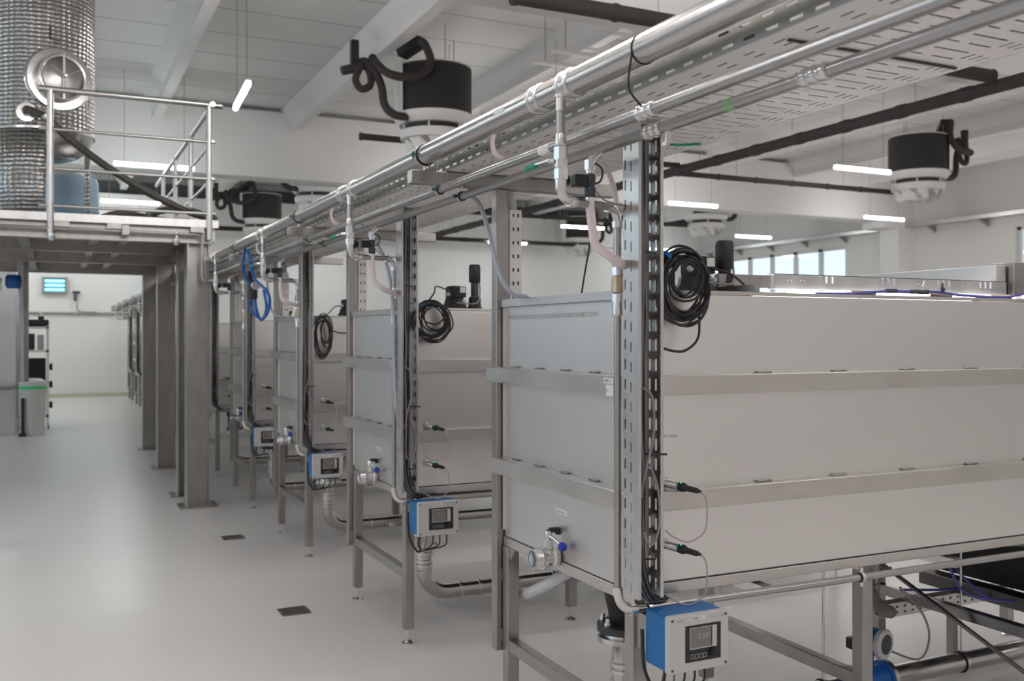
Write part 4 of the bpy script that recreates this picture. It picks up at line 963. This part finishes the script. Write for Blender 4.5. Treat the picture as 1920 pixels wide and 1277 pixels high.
t = thing('guard_rail', (.6, 9.15, zt), 'galvanised tube railing along the front and side of the raised platform', 'railing')
for x in (-.03, 1.285): MB().cyl((x,9.15,2.46), (x,9.15,3.70), .028, seg=14).build('post', 'frame2', t) if 'frame2' in M else MB().cyl((x,9.15,2.46), (x,9.15,3.70), .028, seg=14).build('post', 'rail', t)
for i, z in enumerate((3.70, 3.36, 3.02, 2.70)):
    r = .026 if i == 0 else .014
    MB().cyl((-.12,9.15,z), (1.40 if i == 0 else 1.34,9.15,z), r, seg=12).build('rail', 'rail', t)
for y in (10.6, 12.0, 13.4): MB().cyl((1.30,y,2.60), (1.30,y,3.69), .026, seg=12).build('post', 'rail', t)
for i, z in enumerate((3.70, 3.36, 3.02)): MB().cyl((1.31,9.1,z), (1.31,14.4,z), .026 if i == 0 else .014, seg=12).build('rail', 'rail', t)

# cylindrical tank on the platform
cx, cy = -.09, 10.35
t = thing('storage_tank', (cx, cy, 2.625), 'tall round steel tank with dimpled jacket and round manway on the raised platform', 'tank')
MB().lathe([(.455,3.52),(.455,5.55)], (cx,cy,0), seg=64).build('shell', 'dimple', t)
MB().ring([(.455,3.505),(.46,3.505),(.46,3.525),(.455,3.525)], (cx,cy,0), seg=64).build('weld_ring', 'fitting', t)
MB().lathe([(.05,3.26),(.18,3.275),(.30,3.31),(.40,3.40),(.45,3.52)], (cx,cy,0), seg=48).build('dished_bottom', 'pipe', t)
# skirt legs: sectors of the shell continuing to the deck
for a0, a1 in ((-160,-88),(22,34),(95,170)):
    MB().lathe([(.452,2.625),(.455,3.52)], (cx,cy,0), seg=14, ref=(1,0,0), arc=(math.radians(a0),math.radians(a1))).build('skirt_leg', 'dimple', t)
    t_l = [x for x in COL.objects if x.name.startswith('skirt_leg')][-1]
    so = t_l.modifiers.new('thick', 'SOLIDIFY'); so.thickness = .012
ax = V((.30,-.954,0)); mb0 = V((cx,cy,3.98))+ax*.40
MB().lathe([(.30,.0),(.30,.035),(.285,.06),(.24,.062),(.0001,.062)], mb0, ax, 40).build('manway_plate', 'pipe', t)
mw = MB().ring([(.185,.05),(.205,.05),(.215,.10),(.215,.17),(.20,.175),(.185,.17)], mb0, ax, 40).build('manway_ring', 'fitting', t)
MB().lathe([(.19,.12),(.18,.135),(.12,.155),(.0001,.165)], mb0, ax, 40).build('manway_door', 'frame', mw)
u = V((.954,.30,0)); c0 = mb0+ax*.18
MB().bar(c0+V((0,0,.21)), c0+V((0,0,-.21)), .035, .02).build('cross_arm', 'fitting', mw)
hw = MB().lathe([(.02,-.01),(.02,.05),(.012,.06)], c0, ax, 12)
for a in (.5, 2.6, 4.7): hw.cyl(c0+ax*.045, c0+ax*.05+(u*math.cos(a)+V((0,0,1))*math.sin(a))*.15, .008, seg=8)
hw.build('hand_wheel', 'fitting', mw)
MB().box(cx+.06,cx+.066,cy-.455,cy-.47,4.34,4.46).bar((cx+.06,cy-.46,4.34),(cx+.14,cy-.45,4.33),.006,.006).build('sight_bracket', 'black', t)
nb = V((cx-.13,cy-.435,3.63)); MB().lathe([(.045,0),(.045,.06),(.085,.062),(.085,.085),(.04,.087),(.04,.12),(.03,.14)], nb, (-.1,-1,0), 24).build('nozzle', 'fitting', t)
n2 = nb+V((-.014,-.14,0))
t = thing('suction_hose', (.9, 9.5, 2.63), 'dark suction hose sloping from the round tank to a coil on the platform', 'hose')
MB().tube([n2, n2+V((.03,-.05,0)), (-.06,9.64,3.55), (.10,9.64,3.40), (.44,9.60,3.14), (.80,9.58,2.92), (1.02,9.58,2.82), (1.22,9.56,2.74), (1.38,9.58,2.71),(1.40,9.80,2.74),(1.22,9.95,2.82),(.98,9.92,2.81),(.80,9.78,2.72),(.88,9.62,2.668),(1.15,9.58,2.664),(1.34,9.68,2.664),(1.2,9.88,2.668),(.85,9.90,2.72),(.58,9.80,2.74),(.38,9.74,2.675)], .034, 12, 6).build('hose_body', 'browns', t)
MB().cyl((-.03,9.64,3.53),(-.08,9.64,3.575),.038,seg=12).build('hose_clamp', 'fitting', t)
MB().lathe([(.035,0),(.04,.01),(.04,.06),(.03,.07),(.02,.12)], (.40,9.745,2.662), (-1,0,0), 14).build('end_coupling', 'fitting', t)
# odds and ends on the platform
t = thing('pump', (.25, 10.9, 2.625), 'green pump on the raised platform under the round tank', 'pump')
MB().lathe([(.08,0),(.09,.02),(.09,.26),(.07,.28)], (.34,10.9,2.75), (1,0,0), 18).build('motor', 'green2', t) if 'green2' in M else MB().lathe([(.08,0),(.09,.02),(.09,.26),(.07,.28)], (.34,10.9,2.75), (1,0,0), 18).build('motor', mat('sea_green_paint', (.02,.22,.17), .4), t)
MB().box(.32,.62,10.82,10.98,2.625,2.67).build('base', 'black', t)
MB().lathe([(.05,0),(.09,.02),(.09,.08),(.05,.1)], (.23,10.9,2.75), (1,0,0), 18).build('pump_head', 'fitting', t)
t = thing('blue_drum', (-.02, 11.6, 2.625), 'light blue drum behind the round tank on the platform', 'drum')  # drum shape standing in for a skirt surface tinted blue by window light
MB().lathe([(.25,0),(.27,.03),(.27,.28),(.28,.30),(.27,.32),(.27,.6),(.25,.66),(.2,.68)], (.17,11.45,2.625), seg=28).build('body', mat('pale_blue_plastic', (.24,.35,.44), .35), t)
MB().lathe([(.05,0),(.05,.03)], (.25,11.35,3.305), seg=14).build('bung', 'white', t)

# ------------------------------------------------------------------ things at the far left
t = thing('hanging_post', (-.32, 12.34, 1.06), 'round steel post hanging below the raised platform, left', 'post')
MB().cyl((-.32,12.34,1.07), (-.32,12.34,2.43), .058, seg=20).build('tube', 'frame', t)
MB().lathe([(.062,0),(.062,.02),(.05,.03)], (-.32,12.34,1.055), seg=20).build('end_cap', 'frame', t)
t = thing('blue_valve', (-.5,12.3,2.2), 'blue actuated valve hanging under the platform at the left edge', 'valve')
MB().lathe([(.05,0),(.08,.02),(.08,.12),(.05,.15)], (-.50,12.3,2.20), (1,0,0), 18).build('actuator', 'hoseblue', t)
MB().lathe([(.04,0),(.07,.01),(.07,.03),(.04,.04),(.04,.16),(.07,.17),(.07,.19)], (-.72,12.3,2.17), (1,0,0), 18).build('body', 'fitting', t)
MB().cyl((-.62,12.3,2.2),(-.62,12.3,2.44),.03,seg=12).build('pipe', 'frame', t)
struct('trim_cold_room', MB().box(-5.3, -.56, 17.3, 19.5, 0, 2.62), 'white', .01)
t = thing('push_bar', (-.75,17.2,.75), 'grey push bar across the white partition at the left edge', 'handle')
MB().tube([(-2.0,17.22,.76),(-.62,17.22,.76),(-.50,17.22,.78)], .03, 10, 1).build('bar', 'greycorr', t)
for x in (-1.8,-.7): MB().box(x-.02,x+.02,17.22,17.3,.74,.78).build('mount', 'black', t)
t = thing('waste_bin', (-.31,17.2,0), 'white pedal bin with a bright green rim at the left', 'bin')
MB().lathe([(.17,.02),(.175,.0),(.195,.72),(.20,.74)], (-.31,17.12,0), seg=28).build('body', 'bin', t)
MB().lathe([(.203,.74),(.208,.745),(.208,.775),(.203,.78)], (-.31,17.12,0), seg=28).build('rim', 'binrim', t)
MB().lathe([(.20,.78),(.205,.80),(.19,.86),(.12,.90),(.0001,.91)], (-.31,17.12,0), seg=28).build('lid', 'bin', t)
MB().box(-.47,-.42,16.93,16.96,.05,.60).box(-.50,-.40,16.86,16.96,0,.05).build('pedal', 'black', t)
t = thing('equipment_rack', (-.30,18.3,0), 'metal rack of dark equipment standing behind the white bin', 'rack')
for x in (-.52,-.10):
    for y in (18.15,18.65): MB().box(x-.02,x+.02,y-.02,y+.02,.06,1.76).build('upright', 'fitting', t)
for y in (18.15,18.65):
    for x in (-.52,-.10): MB().lathe([(.035,0),(.035,.02)], (x,y,.035), (1,0,0), 12).build('castor', 'black', t)
for z in (.2, 1.30, 1.70): MB().box(-.54,-.08,18.13,18.67,z,z+.04).build('shelf', 'fitting', t)
MB().box(-.50,-.13,18.2,18.6,.26,1.20).build('black_unit', 'black', t, bevel=.02)
MB().box(-.45,-.30,18.2,18.5,1.345,1.62).build('dark_box', 'slate', t, bevel=.01)
MB().box(-.26,-.16,18.2,18.5,1.345,1.60).build('grey_box', 'plastic', t, bevel=.01)
MB().box(-.53,-.08,18.15,18.65,1.742,1.86).lathe([(.05,0),(.05,.06)], (-.2,18.3,1.86), seg=12).build('top_case', 'black', t, bevel=.02)
for z in (.4,.75,1.05): MB().lathe([(.05,0),(.06,.02),(.06,.05)], (-.075,18.3,z), (1,0,0), 14).build('side_roll', 'black', t)
t = thing('insect_trap', (.02,27.1,2.66), 'insect trap with glowing blue tubes on the far wall', 'insect trap')
MB().box(-.28,.31,27.12,27.19,2.66,3.08).build('back_case', 'slate', t)
m_ = MB(); m_.box(-.28,.31,27.06,27.12,2.66,2.70).box(-.28,.31,27.06,27.12,3.04,3.08).box(-.28,-.22,27.06,27.12,2.70,3.04).box(.25,.31,27.06,27.12,2.70,3.04); m_.build('bezel', 'greycorr', t)
for z in (2.76, 2.87, 2.98): MB().box(-.21,.24,27.075,27.115,z-.032,z+.032).build('tube', 'uv', t, bevel=.015)
t = thing('wall_camera', (.5,27.1,2.6), 'small dark camera on the far wall, right of the insect trap', 'camera')
MB().box(.43,.60,27.05,27.19,2.68,2.73).build('mount', 'black', t, bevel=.01)
MB().lathe([(.03,0),(.04,.02),(.04,.18),(.035,.2)], (.49,27.05,2.68), (0,-.25,-1), 12).build('body', 'slate', t)
MB().tube([(.52,27.17,2.6),(.53,27.18,2.35),(.60,27.18,2.22),(1.0,27.18,2.20)], .01, 6, 4).build('cable', 'greycable', t)
t = thing('wall_conduit', (.5,27.15,2.15), 'thin grey conduit running level along the far wall', 'conduit')
MB().cyl((-1.5,27.15,2.16), (1.9,27.15,2.16), .03, seg=10).build('tube', 'greycable', t)
for x in (-.3,.5,1.3): MB().box(x-.03,x+.03,27.12,27.2,2.12,2.20).build('clip', 'frame', t)

# ------------------------------------------------------------------ floor drains
for i, (x, y) in enumerate(((1.243, 5.51), (1.266, 7.73))):
    t = thing('floor_drain', (x, y, 0), ['square steel floor drain in the aisle beside the second tank', 'square steel floor drain in the aisle beside the third tank'][i], 'drain', 'floor drains')
    m_ = MB(); a = .075
    for d in (-1, 1): m_.box(x-a,x+a,y+d*a-.008,y+d*a+.008,.0,.004); m_.box(x+d*a-.008,x+d*a+.008,y-a,y+a,0,.004)
    m_.build('rim', 'frame', t)
    g = MB()
    for j in range(6): g.box(x-a,x+a,y-.055+j*.022-.006,y-.055+j*.022+.006,.0005,.003)
    g.build('grate', 'frame', t)
    MB().box(x-a,x+a,y-a,y+a,.0002,.0006).build('sump', 'black', t)
